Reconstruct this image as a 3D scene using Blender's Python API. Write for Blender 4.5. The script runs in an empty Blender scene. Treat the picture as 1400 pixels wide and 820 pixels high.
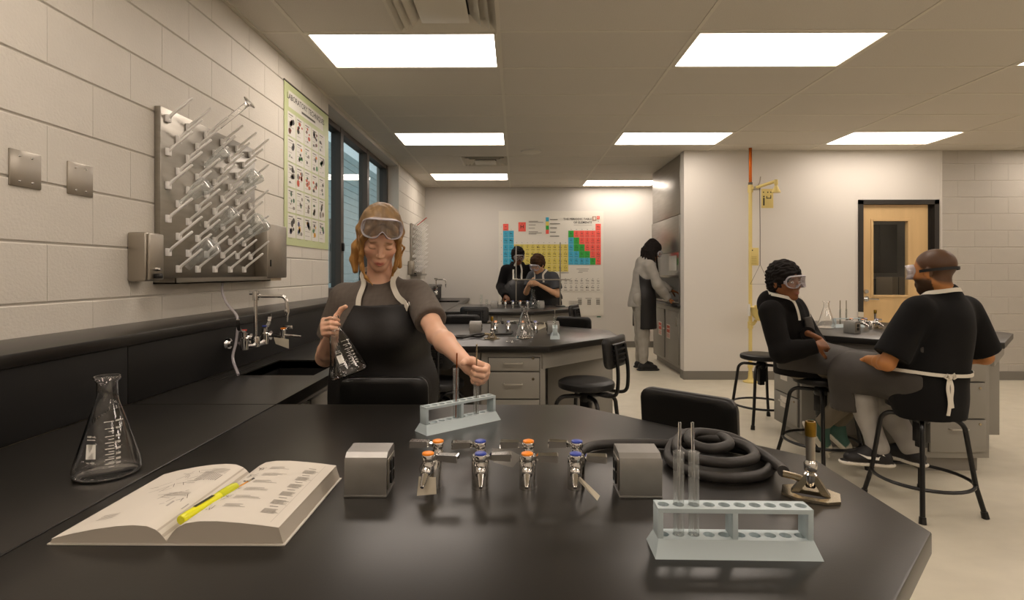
import bpy, bmesh, math, random
import numpy as np
from mathutils import Vector, Matrix
random.seed(7)
SC = bpy.context.scene
COL = SC.collection
R = math.radians

# ------------------------------------------------------------------ camera
cam_data = bpy.data.cameras.new('camera')
cam = bpy.data.objects.new('camera', cam_data)
COL.objects.link(cam)
cam.location = (0, 0, 1.31)
cam.rotation_euler = (R(90), 0, R(0.46))
cam_data.sensor_width = 36.0
cam_data.lens = 754.0 / 1400.0 * 36.0
cam_data.shift_y = -38.0 / 1400.0
cam_data.clip_start = 0.02
SC.camera = cam

# ------------------------------------------------------------------ world (overcast dusk outside the window)
world = bpy.data.worlds.new('world'); SC.world = world
world.use_nodes = True
bgn = world.node_tree.nodes['Background']
bgn.inputs[0].default_value = (0.54, 0.60, 0.61, 1)
bgn.inputs[1].default_value = 1.8
LAMP = 9.5                                  # radiance of the ceiling light lenses
LAMP_COL = (1.0, 0.872, 0.765, 1)
SC.view_settings.view_transform = 'Standard'
SC.view_settings.look = 'None'
SC.view_settings.exposure = 0.0
SC.view_settings.gamma = 1.0
SC.view_settings.use_curve_mapping = False
SC.cycles.max_bounces = 14
SC.cycles.diffuse_bounces = 5
SC.cycles.glossy_bounces = 6
SC.cycles.transmission_bounces = 14
SC.cycles.transparent_max_bounces = 16

# ------------------------------------------------------------------ materials
def lin(c):
    if isinstance(c, str):
        c = c.lstrip('#'); c = [int(c[i:i+2], 16) / 255 for i in (0, 2, 4)]
    return tuple((x / 12.92 if x <= 0.04045 else ((x + 0.055) / 1.055) ** 2.4) for x in c)
MATS = {}
def mat(name, col=None, rough=0.5, metal=0.0, spec=0.5, bump=0.0, bscale=60.0, var=0.0, vscale=4.0,
        stretch=None, trans=0.0, ior=1.45, sheen=0.0, coat=0.0, rvar=0.0, emit=None, estr=0.0, attr=False, detail=4.0, aniso=0.0):
    m = bpy.data.materials.new(name); m.use_nodes = True
    nt = m.node_tree; N = nt.nodes; L = nt.links
    b = N['Principled BSDF']
    c = lin(col) if col is not None else (.5, .5, .5)
    b.inputs['Base Color'].default_value = (*c, 1)
    b.inputs['Roughness'].default_value = rough
    b.inputs['Metallic'].default_value = metal
    b.inputs['Specular IOR Level'].default_value = spec
    b.inputs['IOR'].default_value = ior
    b.inputs['Transmission Weight'].default_value = trans
    b.inputs['Sheen Weight'].default_value = sheen
    b.inputs['Coat Weight'].default_value = coat
    if aniso: b.inputs['Anisotropic'].default_value = aniso
    if emit is not None:
        b.inputs['Emission Color'].default_value = (*emit[:3], 1); b.inputs['Emission Strength'].default_value = estr
    base = None
    if attr:
        a = N.new('ShaderNodeAttribute'); a.attribute_name = 'Col'; base = a.outputs['Color']
        L.new(base, b.inputs['Base Color'])
    if var or bump or rvar:
        tc = N.new('ShaderNodeTexCoord'); mp = N.new('ShaderNodeMapping')
        L.new(tc.outputs['Object'], mp.inputs['Vector'])
        if stretch: mp.inputs['Scale'].default_value = stretch
    if var:
        n = N.new('ShaderNodeTexNoise'); n.inputs['Scale'].default_value = vscale; n.inputs['Detail'].default_value = detail
        L.new(mp.outputs[0], n.inputs['Vector'])
        r = N.new('ShaderNodeMapRange'); r.inputs[1].default_value = .3; r.inputs[2].default_value = .7
        r.inputs[3].default_value = 1 - var; r.inputs[4].default_value = 1 + var
        L.new(n.outputs['Fac'], r.inputs[0])
        v = N.new('ShaderNodeVectorMath'); v.operation = 'SCALE'
        if base is not None: L.new(base, v.inputs[0])
        else: v.inputs[0].default_value = c
        L.new(r.outputs[0], v.inputs['Scale']); L.new(v.outputs[0], b.inputs['Base Color'])
    if rvar:
        n = N.new('ShaderNodeTexNoise'); n.inputs['Scale'].default_value = vscale * 1.7; n.inputs['Detail'].default_value = 5
        L.new(mp.outputs[0], n.inputs['Vector'])
        r = N.new('ShaderNodeMapRange'); r.inputs[1].default_value = .3; r.inputs[2].default_value = .7
        r.inputs[3].default_value = max(0, rough - rvar); r.inputs[4].default_value = rough + rvar
        L.new(n.outputs['Fac'], r.inputs[0]); L.new(r.outputs[0], b.inputs['Roughness'])
    if bump:
        n = N.new('ShaderNodeTexNoise'); n.inputs['Scale'].default_value = bscale; n.inputs['Detail'].default_value = 3
        L.new(mp.outputs[0], n.inputs['Vector'])
        bp = N.new('ShaderNodeBump'); bp.inputs['Strength'].default_value = bump; bp.inputs['Distance'].default_value = .004
        L.new(n.outputs['Fac'], bp.inputs['Height']); L.new(bp.outputs[0], b.inputs['Normal'])
    MATS[name] = m
    return m
def thin_glass(name, tint=(1, 1, 1), ior=1.5, gloss=0.02, haze=0.0, hazecol=(1, 1, 1)):
    m = bpy.data.materials.new(name); m.use_nodes = True
    nt = m.node_tree; N = nt.nodes; L = nt.links; N.remove(N['Principled BSDF'])
    t = N.new('ShaderNodeBsdfTransparent'); t.inputs[0].default_value = (*tint, 1)
    g = N.new('ShaderNodeBsdfGlossy'); g.inputs['Roughness'].default_value = gloss
    fr = N.new('ShaderNodeFresnel'); ge = N.new('ShaderNodeNewGeometry'); mi = N.new('ShaderNodeMapRange')   # same reflectance on both faces of a thin sheet
    mi.inputs[3].default_value = ior; mi.inputs[4].default_value = 1 / ior
    L.new(ge.outputs['Backfacing'], mi.inputs[0]); L.new(mi.outputs[0], fr.inputs[0])
    mx = N.new('ShaderNodeMixShader'); L.new(fr.outputs[0], mx.inputs[0]); L.new(t.outputs[0], mx.inputs[1]); L.new(g.outputs[0], mx.inputs[2])
    out = mx
    if haze:
        d = N.new('ShaderNodeBsdfDiffuse'); d.inputs[0].default_value = (*hazecol, 1)
        m2 = N.new('ShaderNodeMixShader'); m2.inputs[0].default_value = haze
        L.new(mx.outputs[0], m2.inputs[1]); L.new(d.outputs[0], m2.inputs[2]); out = m2
    L.new(out.outputs[0], N['Material Output'].inputs[0])
    MATS[name] = m
    return m
mat('paint_white', '#d0cbc3', .62, bump=.05, bscale=120)
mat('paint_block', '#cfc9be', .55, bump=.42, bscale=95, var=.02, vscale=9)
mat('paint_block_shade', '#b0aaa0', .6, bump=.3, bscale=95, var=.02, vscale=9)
mat('mortar', '#c0bab0', .7, bump=.2, bscale=150)
mat('ceiling_tile', '#d2ccc1', .85, bump=.3, bscale=220, var=.05, vscale=160)
mat('grid_metal', '#d8d2c4', .5)
mat('floor_vinyl', '#c9c2b0', .34, var=.05, vscale=5, stretch=(1, 1.6, 1), rvar=.06, bump=.03, bscale=30, detail=9)
mat('base_rubber', '#77736b', .6)
mat('epoxy', '#201e1b', .30, spec=.5, var=.06, vscale=2.5, rvar=.012, bump=.015, bscale=200)
mat('epoxy_matte', '#161514', .5, spec=.35)
mat('cabinet', '#8c8880', .5, spec=.4, var=.015, vscale=3)
mat('cabinet_side', '#807b73', .5, spec=.4)
mat('dark_gap', '#131211', .8)
mat('steel', '#9a958c', .34, metal=1, var=.06, vscale=5, stretch=(1, 1, 9))
mat('steel_plate', '#a9a297', .33, metal=1, rvar=.05, vscale=20)
mat('chrome', '#d2d0cd', .07, metal=1)
mat('nickel', '#a79b84', .25, metal=1)
mat('alu_box', '#8f8c87', .42, metal=.75, var=.05, vscale=30)
mat('black_plastic', '#121110', .38, bump=.05, bscale=200)
mat('black_vinyl', '#0d0c0c', .42, bump=.12, bscale=180)
mat('black_metal', '#0c0b0b', .32)
mat('white_plastic', '#d8d6d0', .45)
mat('rack_blue', '#b4c1c4', .45, var=.02)
mat('orange_cap', '#f08a1c', .35)
mat('blue_cap', '#3a4aa0', .35)
mat('red_cap', '#b8322a', .35)
mat('rubber_hose', '#2c2926', .5, var=.25, vscale=30, bump=.12, bscale=90)
mat('paper', '#d2cbbf', .8)
mat('paper_edge', '#b9b0a2', .85, bump=.25, bscale=400, stretch=(1, 1, 30))
mat('paper_tag', '#c6bda9', .7)
mat('cover_card', '#c9c3b8', .6)
mat('ink', None, .8, attr=True)
mat('print', None, .55, attr=True)
mat('white_print', '#e6e3db', .6)
mat('yellow_ink', '#e0de16', .32, spec=.6)
mat('yellow_dark', '#c4c81a', .3)
mat('pencil', '#c98a2c', .45)
mat('graphite', '#33302c', .5)
mat('brass', '#8a6d2a', .32, metal=1, var=.1, vscale=50)
mat('yellow_paint', '#d6c179', .45)
mat('copper', '#a0521f', .32, metal=1, var=.15, vscale=20, stretch=(1, 1, .3))
mat('wood_door', '#c8a878', .4, var=.09, vscale=7, stretch=(1, 1, .12), rvar=.05)
mat('door_frame', '#2a2622', .45)
mat('window_metal', '#3f372f', .42)
mat('handle_grey', '#b9b3a8', .35, metal=.4)
mat('hood_steel', '#9b978f', .34, metal=.9, rvar=.05, vscale=2, stretch=(1, 1, 10))
mat('hood_paint', '#8d8980', .4, metal=.2)
mat('peg_plastic', '#eae7e2', .4)
mat('red_plastic', '#c03426', .4)
mat('red_label', '#c8543f', .6)
mat('beige_box', '#b9a78c', .6)
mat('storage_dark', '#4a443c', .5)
mat('outside_wall', '#a4b2b2', .8, var=.1, vscale=3)
mat('leaf', '#4d5a44', .8, var=.3, vscale=8)
mat('asphalt', '#55595a', .9)
mat('lens', None, .4, emit=LAMP_COL, estr=LAMP)
mat('glass', '#ffffff', .0, trans=1.0, ior=1.47)
thin_glass('glass_thin', (.97, .985, .98), 1.45)
thin_glass('glass_far', (.93, .95, .94), 1.75)
thin_glass('tube_glass', (.90, .92, .91), 2.1, .03, haze=.09)
thin_glass('window_glass', (.86, .93, .95), 1.6, gloss=.01)
thin_glass('tag_clear', (.9, .88, .84), 1.5, .08, haze=.12)
thin_glass('goggle_lens', (.93, .92, .94), 1.6, .03, haze=.05)
thin_glass('goggle_vinyl', (.88, .86, .88), 1.7, .12, haze=.42, hazecol=(.62, .58, .60))

# ------------------------------------------------------------------ builders
def V(*a): return Vector(a)
def setp(o, label=None, cat=None, group=None, kind=None):
    if label: o['label'] = label
    if cat: o['category'] = cat
    if group: o['group'] = group
    if kind: o['kind'] = kind
    return o
def link(name, me, m, parent=None, loc=None):
    o = bpy.data.objects.new(name, me); COL.objects.link(o)
    if m is not None:
        mm = MATS[m] if isinstance(m, str) else m
        if not me.materials: me.materials.append(mm)
    if parent is not None: o.parent = parent
    if loc is not None: o.location = loc
    return o
def thing(name, label, cat, loc=(0, 0, 0), rz=0.0, group=None):
    o = bpy.data.objects.new(name, None); COL.objects.link(o)
    o.empty_display_size = .05
    o.location = loc; o.rotation_euler = (0, 0, rz)
    return setp(o, label, cat, group)
def struct(name, label=None):
    o = bpy.data.objects.new(name, None); COL.objects.link(o)
    return setp(o, label, None, None, 'structure')
def copy_tree(o, parent=None, loc=None, rz=None, label=None):
    c = o.copy(); COL.objects.link(c); c.parent = parent
    if loc is not None: c.location = loc
    if rz is not None: c.rotation_euler = (0, 0, rz)
    if label: c['label'] = label
    for ch in list(o.children): copy_tree(ch, c)
    return c
class B:
    """collects shapes into one mesh"""
    def __init__(s): s.bm = bmesh.new(); s.col = {}
    def _new(s, verts, faces):
        vs = [s.bm.verts.new(v) for v in verts]
        out = []
        for f in faces:
            try: out.append(s.bm.faces.new([vs[i] for i in f]))
            except ValueError: pass
        return vs, out
    def box(s, x0, y0, z0, x1, y1, z1, bev=0, seg=2, M=None):
        v = [(x0, y0, z0), (x1, y0, z0), (x1, y1, z0), (x0, y1, z0), (x0, y0, z1), (x1, y0, z1), (x1, y1, z1), (x0, y1, z1)]
        if M is not None: v = [M @ Vector(p) for p in v]
        vs, fs = s._new(v, [(0, 3, 2, 1), (4, 5, 6, 7), (0, 1, 5, 4), (1, 2, 6, 5), (2, 3, 7, 6), (3, 0, 4, 7)])
        if bev:
            es = list({e for f in fs for e in f.edges})
            bmesh.ops.bevel(s.bm, geom=es, offset=bev, segments=seg, profile=.5, affect='EDGES')
        return s
    def prism(s, poly, z0, z1, bev=0, seg=2, M=None):
        n = len(poly)
        v = [(x, y, z0) for x, y in poly] + [(x, y, z1) for x, y in poly]
        if M is not None: v = [M @ Vector(p) for p in v]
        f = [tuple(range(n - 1, -1, -1)), tuple(range(n, 2 * n))] + [(i, (i + 1) % n, n + (i + 1) % n, n + i) for i in range(n)]
        vs, fs = s._new(v, f)
        if bev:
            es = [e for e in fs[1].edges] + [e for e in fs[0].edges]
            bmesh.ops.bevel(s.bm, geom=list(set(es)), offset=bev, segments=seg, profile=.5, affect='EDGES')
        return s
    def cyl(s, p0, p1, r0, r1=None, n=16, caps=True):
        r1 = r0 if r1 is None else r1
        p0 = Vector(p0); p1 = Vector(p1); d = (p1 - p0).normalized()
        u = d.orthogonal().normalized(); w = d.cross(u)
        v = []
        for p, r in ((p0, r0), (p1, r1)):
            for i in range(n):
                a = 2 * math.pi * i / n
                v.append(p + u * (math.cos(a) * r) + w * (math.sin(a) * r))
        f = [(i, (i + 1) % n, n + (i + 1) % n, n + i) for i in range(n)]
        if caps: f += [tuple(range(n - 1, -1, -1)), tuple(range(n, 2 * n))]
        s._new(v, f); return s
    def tube(s, pts, r, n=10, closed=False, caps=True, sx=1.0):
        pts = [Vector(p) for p in pts]; m = len(pts)
        rs = r if isinstance(r, (list, tuple)) else [r] * m
        tang = []
        for i in range(m):
            a = pts[(i - 1) % m] if (closed or i > 0) else pts[i]
            b = pts[(i + 1) % m] if (closed or i < m - 1) else pts[i]
            t = (b - a); tang.append(t.normalized() if t.length > 1e-9 else Vector((0, 0, 1)))
        u = tang[0].orthogonal().normalized(); rings = []
        for i in range(m):
            t = tang[i]; u = (u - t * u.dot(t))
            u = u.normalized() if u.length > 1e-6 else t.orthogonal().normalized()
            w = t.cross(u)
            rings.append([pts[i] + (u * math.cos(2 * math.pi * k / n) * sx + w * math.sin(2 * math.pi * k / n)) * rs[i] for k in range(n)])
        v = [p for rg in rings for p in rg]
        f = []
        for i in range(m if closed else m - 1):
            j = (i + 1) % m; sh = 0
            if closed and j == 0:
                best = 1e9
                for q in range(n):
                    dd = sum((rings[i][k] - rings[0][(k + q) % n]).length for k in range(n))
                    if dd < best: best, sh = dd, q
            for k in range(n):
                k2 = (k + 1) % n
                f.append((i * n + k, i * n + k2, j * n + (k2 + sh) % n, j * n + (k + sh) % n))
        if caps and not closed: f += [tuple(range(n - 1, -1, -1)), tuple(range((m - 1) * n, m * n))]
        s._new(v, f); return s
    def lathe(s, prof, n=32, M=None, c=(0, 0, 0), arc=None):
        v = []; f = []; m = len(prof); c = Vector(c)
        for (r, z) in prof:
            for k in range(n):
                a = 2 * math.pi * k / n
                p = Vector((r * math.cos(a), r * math.sin(a), z)) + c
                v.append(M @ p if M is not None else p)
        for i in range(m - 1):
            for k in range(n):
                k2 = (k + 1) % n
                f.append((i * n + k, i * n + k2, (i + 1) * n + k2, (i + 1) * n + k))
        vs, fs = s._new(v, f)
        if prof[0][0] < 1e-5 or prof[-1][0] < 1e-5: bmesh.ops.remove_doubles(s.bm, verts=vs, dist=1e-6)
        return s
    def raw(s, verts, faces): s._new(verts, faces); return s
    def loft(s, rings, closed_caps=True):
        n = len(rings[0]); v = [p for r in rings for p in r]; f = []
        for i in range(len(rings) - 1):
            for k in range(n): f.append((i * n + k, i * n + (k + 1) % n, (i + 1) * n + (k + 1) % n, (i + 1) * n + k))
        if closed_caps: f += [tuple(range(n - 1, -1, -1)), tuple(range((len(rings) - 1) * n, len(rings) * n))]
        s._new(v, f); return s
    def mesh(s, name, smooth=None, recalc=True):
        if recalc: bmesh.ops.recalc_face_normals(s.bm, faces=s.bm.faces)
        me = bpy.data.meshes.new(name); s.bm.to_mesh(me); s.bm.free()
        if smooth is not None:
            me.polygons.foreach_set('use_smooth', [True] * len(me.polygons))
            if smooth < 180: me.set_sharp_from_angle(angle=R(smooth))
        return me
    def done(s, name, m, parent=None, smooth=35, loc=None, recalc=True):
        return link(name, s.mesh(name, smooth, recalc), m, parent, loc)
def top(o, label, cat, group=None): return setp(o, label, cat, group)
def smoothpath(pts, n=8, closed=False):
    """Catmull-Rom"""
    P = [Vector(p) for p in pts]; out = []; m = len(P)
    rng = range(m) if closed else range(m - 1)
    for i in rng:
        p0 = P[(i - 1) % m] if (closed or i > 0) else P[i] * 2 - P[i + 1]
        p1 = P[i]; p2 = P[(i + 1) % m]
        p3 = P[(i + 2) % m] if (closed or i + 2 < m) else P[m - 1] * 2 - P[m - 2]
        for k in range(n):
            t = k / n
            out.append(.5 * ((2 * p1) + (p2 - p0) * t + (2 * p0 - 5 * p1 + 4 * p2 - p3) * t * t + (3 * p1 - p0 - 3 * p2 + p3) * t ** 3))
    if not closed: out.append(P[-1])
    return out
# ---- flat print: list of (quad, rgb) -> one mesh with colour attribute
class Print:
    def __init__(s): s.v = []; s.f = []; s.c = []
    def poly(s, pts, col):
        n = len(s.v); s.v += [tuple(p) for p in pts]; s.f.append(tuple(range(n, n + len(pts)))); s.c += [lin(col)] * len(pts)
    def mesh(s, name, fn=None):
        me = bpy.data.meshes.new(name)
        v = [fn(*p) for p in s.v] if fn else s.v
        me.from_pydata([tuple(p) for p in v], [], s.f)
        a = me.color_attributes.new('Col', 'FLOAT_COLOR', 'POINT')
        a.data.foreach_set('color', [x for c in s.c for x in (*c, 1)])
        return me
    def rect(s, x, y, w, h, col, z=0): s.poly([(x, y, z), (x + w, y, z), (x + w, y + h, z), (x, y + h, z)], col)
    def disc(s, x, y, r, col, z=0, n=8, sy=1): s.poly([(x + r * math.cos(2 * math.pi * k / n), y + r * sy * math.sin(2 * math.pi * k / n), z) for k in range(n)], col)
    def text(s, txt, x, y, size, col, z=0, align='LEFT', bold=0.0, res=2):
        v, f = text_mesh(txt, size, align, bold, res)
        n = len(s.v); s.v += [(x + p[0], y + p[1], z) for p in v]; s.f += [tuple(i + n for i in q) for q in f]; s.c += [lin(col)] * len(v)
GLY = {}
def _raw_text(txt, res=2):
    cu = bpy.data.curves.new('t', 'FONT'); cu.body = txt; cu.size = 1.0; cu.align_y = 'CENTER'; cu.resolution_u = res; cu.offset = .012
    o = bpy.data.objects.new('t', cu); COL.objects.link(o)
    dg = bpy.context.evaluated_depsgraph_get(); dg.update()
    me = o.evaluated_get(dg).to_mesh()
    out = ([tuple(v.co) for v in me.vertices], [tuple(p.vertices) for p in me.polygons])
    o.evaluated_get(dg).to_mesh_clear(); bpy.data.objects.remove(o); bpy.data.curves.remove(cu)
    return out
_bar = _raw_text('|'); _bx = min(v[0] for v in _bar[0])
for _c in 'ABCDEFGHIJKLMNOPQRSTUVWXYZabcdefghijklmnopqrstuvwxyz0123456789.% ':
    _m = _raw_text(_c) if _c != ' ' else ([], [])
    _w = _raw_text(_c + '|')[0]
    GLY[_c] = (_m[0], _m[1], max(v[0] for v in _w) - max(v[0] for v in _bar[0]))
def text_mesh(txt, size, align='LEFT', bold=0.0, res=2):
    x = 0; v = []; f = []
    for c in txt:
        gv, gf, adv = GLY[c]; n = len(v)
        v += [((p[0] + x) * size, p[1] * size) for p in gv]; f += [tuple(i + n for i in q) for q in gf]; x += adv
    sh = {'LEFT': 0, 'CENTER': -x / 2, 'RIGHT': -x}[align] * size
    return [(a + sh, b) for a, b in v], f
# ================================================================== THE ROOM
CEIL = 2.79; XL = -1.6; YB = 9.65; YD = 6.75; XC = 2.05; XR = 8.0; YF = -1.8; XCMU = 5.17
def plain_box(name, x0, y0, z0, x1, y1, z1, m, parent=None, bev=0):
    return B().box(x0, y0, z0, x1, y1, z1, bev).done(name, m, parent, None)
o = plain_box('floor', -2.2, YF, -.08, XR, 10.2, 0, 'floor_vinyl'); setp(o, kind='structure')
# ---- left block wall with window recess
WY0, WY1 = 4.68, 7.49
wl = struct('wall_left')
b = B()
b.box(XL - .3, YF, 0, XL - .005, WY0 + .002, CEIL + .06); b.box(XL - .3, WY1 - .002, 0, XL - .005, YB, CEIL + .06)
b.box(XL - .3, WY0, 0, XL - .005, WY1, 1.08)
b.done('mortar_bed', 'mortar', wl, None)
_blk = {}
def block_mesh(l, h, m, d=.03, bv=.0035):
    k = (round(l, 3), round(h, 3), m); bx = .0007
    if k in _blk: return _blk[k]
    x, z = l / 2, h / 2
    v = [(-x, d, -z), (x, d, -z), (x, d, z), (-x, d, z), (-x, bv, -z), (x, bv, -z), (x, bv, z), (-x, bv, z),
         (-x + bx, 0, -z + bv), (x - bx, 0, -z + bv), (x - bx, 0, z - bv), (-x + bx, 0, z - bv)]
    f = [(0, 1, 5, 4), (1, 2, 6, 5), (2, 3, 7, 6), (3, 0, 4, 7), (4, 5, 9, 8), (5, 6, 10, 9), (6, 7, 11, 10), (7, 4, 8, 11), (8, 9, 10, 11)]
    me = bpy.data.meshes.new('block'); me.from_pydata(v, [], f); _blk[k] = me
    return me
def block_wall(parent, a0, a1, z0, z1, joint0, zj, place, rot, m, parity=0):
    row = math.floor((z0 - zj) / .2032 + 1e-6)
    while zj + row * .2032 < z1 - .01:
        za = max(zj + row * .2032, z0); zb = min(zj + (row + 1) * .2032, z1)
        if zb - za > .03:
            j = joint0 + (.2032 if (row + parity) % 2 else 0)
            k = math.floor((a0 - j) / .4064)
            while j + k * .4064 < a1 - .01:
                s, e = max(j + k * .4064, a0), min(j + (k + 1) * .4064, a1)
                if e - s > .02:
                    me = block_mesh(e - s - .0010, zb - za - .006, m)
                    o = link('block', me, m, parent, place((s + e) / 2, (za + zb) / 2)); o.rotation_euler = (0, 0, rot)
                k += 1
        row += 1
pl = lambda a, z: (XL, a, z)
block_wall(wl, YF, WY0, 1.09, CEIL, 2.477, 1.815, pl, R(90), 'paint_block')
block_wall(wl, WY1, YB, 1.09, CEIL, 2.477, 1.815, pl, R(90), 'paint_block')
# recess jambs, sill and head
block_wall(wl, XL - .2, XL - .0015, 1.09, CEIL, XL - .2 - .12, 1.815, lambda a, z: (a, WY1 - .001, z), 0, 'paint_block')
block_wall(wl, XL - .2, XL - .0015, 1.09, CEIL, XL - .2 - .12, 1.815, lambda a, z: (a, WY0 + .001, z), R(180), 'paint_block')
plain_box('window_ledge', XL - .2, WY0, 1.08, XL, WY1, 1.1, 'epoxy_matte', wl)
plain_box('recess_head', XL - .2, WY0, 2.752, XL - .01, WY1, CEIL + .06, 'paint_white', wl)
# ---- other walls
o = plain_box('wall_back', XL - .3, YB, 0, XC + 1.0, YB + .2, CEIL + .06, 'paint_white'); setp(o, kind='structure')
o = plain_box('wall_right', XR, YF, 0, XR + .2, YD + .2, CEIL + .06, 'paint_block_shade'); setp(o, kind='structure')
o = plain_box('wall_front', XL - .3, YF - .2, 0, XR + .2, YF, CEIL + .06, 'paint_white'); setp(o, kind='structure')
wd = struct('wall_door')
DX0, DX1, DZ = 4.16, 5.13, 2.19
plain_box('plaster', XC, YD, 0, DX0 + .02, YD + .16, CEIL + .06, 'paint_white', wd)
plain_box('plaster', DX0 + .02, YD, DZ - .02, DX1 - .02, YD + .16, CEIL + .06, 'paint_white', wd)
plain_box('plaster', DX1 - .02, YD, 0, XCMU - .004, YD + .16, CEIL + .06, 'paint_white', wd)
plain_box('mortar_bed', XCMU, YD + .009, 0, XR, YD + .16, CEIL + .06, 'mortar', wd)
plain_box('corner_strip', XCMU - .012, YD - .006, 0, XCMU + .006, YD + .012, CEIL, 'paint_white', wd)
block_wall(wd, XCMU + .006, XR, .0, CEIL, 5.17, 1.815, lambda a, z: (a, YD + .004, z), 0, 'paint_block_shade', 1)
plain_box('side_return', XC + .62, YD + .16, 0, XC + .8, YB, CEIL + .06, 'paint_white', wd)
plain_box('corner_bead', XC - .004, YD - .003, 0, XC + .02, YD + .14, CEIL, 'paint_white', wd)
for nm, bx in (('baseboard_back', (XL, YB - .012, 0, XC + .6, YB, .105)), ('baseboard_right', (XC - .006, YD - .012, 0, DX0 - .02, YD, .105)),
               ('baseboard_block', (DX1 + .03, YD - .012, 0, XR, YD + .002, .105))):
    o = plain_box(nm, *bx, 'base_rubber', None); setp(o, kind='structure')
o = plain_box('baseboard_return', XC - .012, YD - .012, 0, XC - .004, YD + .14, .105, 'base_rubber'); setp(o, kind='structure')
# ---- ceiling: lay-in tiles in a metal grid
cl = struct('ceiling')
plain_box('light_block_deck', XL - .35, YF - .2, CEIL + .05, XR + .2, YB + .2, CEIL + .1, 'ceiling_tile', cl)  # unseen slab above the tiles, added to block light
gx = [-1.6] + [-1.33 + 1.22 * k for k in range(8)] + [XR]
gy = [YF] + [3.40 + .61 * k for k in range(-8, 11)] + [YB]
lights = [(x, y) for x in (-1.33, 1.11, 3.55, 5.99) for y in (-1.48, .96, 3.40, 5.84)] + [(-1.33, 8.28), (1.11, 8.89)]
diffs = [(-1.33, 2.79), (-1.33, 7.06)]
near = lambda a, L: any(abs(a[0] - q[0]) < .02 and abs(a[1] - q[1]) < .02 for q in L)
_tile = {}
def tile_mesh(w, d):
    k = (round(w, 3), round(d, 3))
    if k not in _tile:
        x, y, bv = w / 2, d / 2, .003
        v = [(-x, -y, .012), (x, -y, .012), (x, y, .012), (-x, y, .012), (-x, -y, bv), (x, -y, bv), (x, y, bv), (-x, y, bv),
             (-x + bv, -y + bv, 0), (x - bv, -y + bv, 0), (x - bv, y - bv, 0), (-x + bv, y - bv, 0)]
        f = [(0, 1, 5, 4), (1, 2, 6, 5), (2, 3, 7, 6), (3, 0, 4, 7), (4, 5, 9, 8), (5, 6, 10, 9), (6, 7, 11, 10), (7, 4, 8, 11), (8, 11, 10, 9)]
        f = [tuple(reversed(q)) for q in f[:8]] + [(8, 9, 10, 11)[::-1]]
        me = bpy.data.meshes.new('tile'); me.from_pydata(v, [], f); _tile[k] = me
    return _tile[k]
for i in range(len(gx) - 1):
    for j in range(len(gy) - 1):
        x0, x1, y0, y1 = gx[i], gx[i + 1], gy[j], gy[j + 1]
        if x0 > 2.2 and y0 > YD + .2: continue
        if near((x0, y0), lights): continue
        if near((x0, y0), diffs): x1 = x0 + .61
        w, d = x1 - x0 - .008, y1 - y0 - .008
        if w < .05 or d < .05: continue
        link('ceiling_tile', tile_mesh(w, d), 'ceiling_tile', cl, ((x0 + x1) / 2, (y0 + y1) / 2, CEIL + .004))
rx = {}
for x in gx[1:-1]: plain_box('grid_runner', x - .012, YF, CEIL, x + .012, YB if x < 2.5 else YD, CEIL + .02, 'grid_metal', cl)
for y in gy[1:-1]: plain_box('grid_runner', XL, y - .011, CEIL + .001, XR if y < YD else XC + .5, y + .011, CEIL + .02, 'grid_metal', cl)
for dx, dy in diffs: plain_box('grid_runner', dx + .598, dy, CEIL, dx + .622, dy + .61, CEIL + .02, 'grid_metal', cl)
b = B()
b.box(XL - .002, YF, CEIL - .004, XL + .022, YB, CEIL + .02); b.done('wall_angle', 'grid_metal', cl, None)
# ---- window
win = struct('window_1')
WX = XL - .2
def frame_bar(x0, y0, z0, x1, y1, z1): plain_box('window_frame', x0, y0, z0, x1, y1, z1, 'window_metal', win, .003)
frame_bar(WX - .05, WY0, 2.70, WX + .05, WY1, 2.752); frame_bar(WX - .05, WY0, 1.1, WX + .05, WY1, 1.16)
for y0, y1 in ((WY0, WY0 + .06), (5.47, 5.56), (6.44, 6.53), (7.41, WY1)): frame_bar(WX - .045, y0, 1.1, WX + .055, y1, 2.752)
for y0, y1 in ((WY0 + .06, 5.47), (5.56, 6.44), (6.53, 7.41)):
    plain_box('pane', WX - .004, y0 - .01, 1.15, WX + .004, y1 + .01, 2.71, 'window_glass', win)
# sash latch
B().box(WX + .05, 5.50, 1.52, WX + .075, 5.53, 1.6, .004).done('sash_handle', 'black_metal', win)
# outside: paving, neighbouring clad facade and a young tree
og = plain_box('ground_outside', -16, -6, -.4, XL - .4, 40, -.3, 'asphalt'); setp(og, kind='structure')
fac = thing('neighbour_building', 'pale blue clad building seen outside the window', 'building', (-7.0, 12, -.3))
B().box(-.4, -9, 0, 0, 26, 6.5).done('wall', 'outside_wall', fac, None)
for k in range(22): B().box(0, -9, .1 + k * .29, .03, 26, .1 + k * .29 + .255, .006, 1).done('siding_board', 'outside_wall', fac, None)
for y in (-4, 3.2, 8.5):
    w = B().box(.03, y, 1.2, .07, y + 1.5, 3.6).done('window', 'window_metal', fac, None)
    B().box(.07, y + .06, 1.27, .075, y + 1.44, 3.53).done('pane', 'window_glass', w, None)
tr = thing('young_tree', 'small bare-branched tree outside the window', 'tree', (-4.6, 10.2, -.3))
bk = B(); lf = B(); rr = random.Random(3)
bk.tube(smoothpath([(0, 0, 0), (.03, .02, .9), (-.02, .05, 1.8), (.02, 0, 2.6)], 4), [.05 - .0025 * i for i in range(13)], 8)
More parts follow.
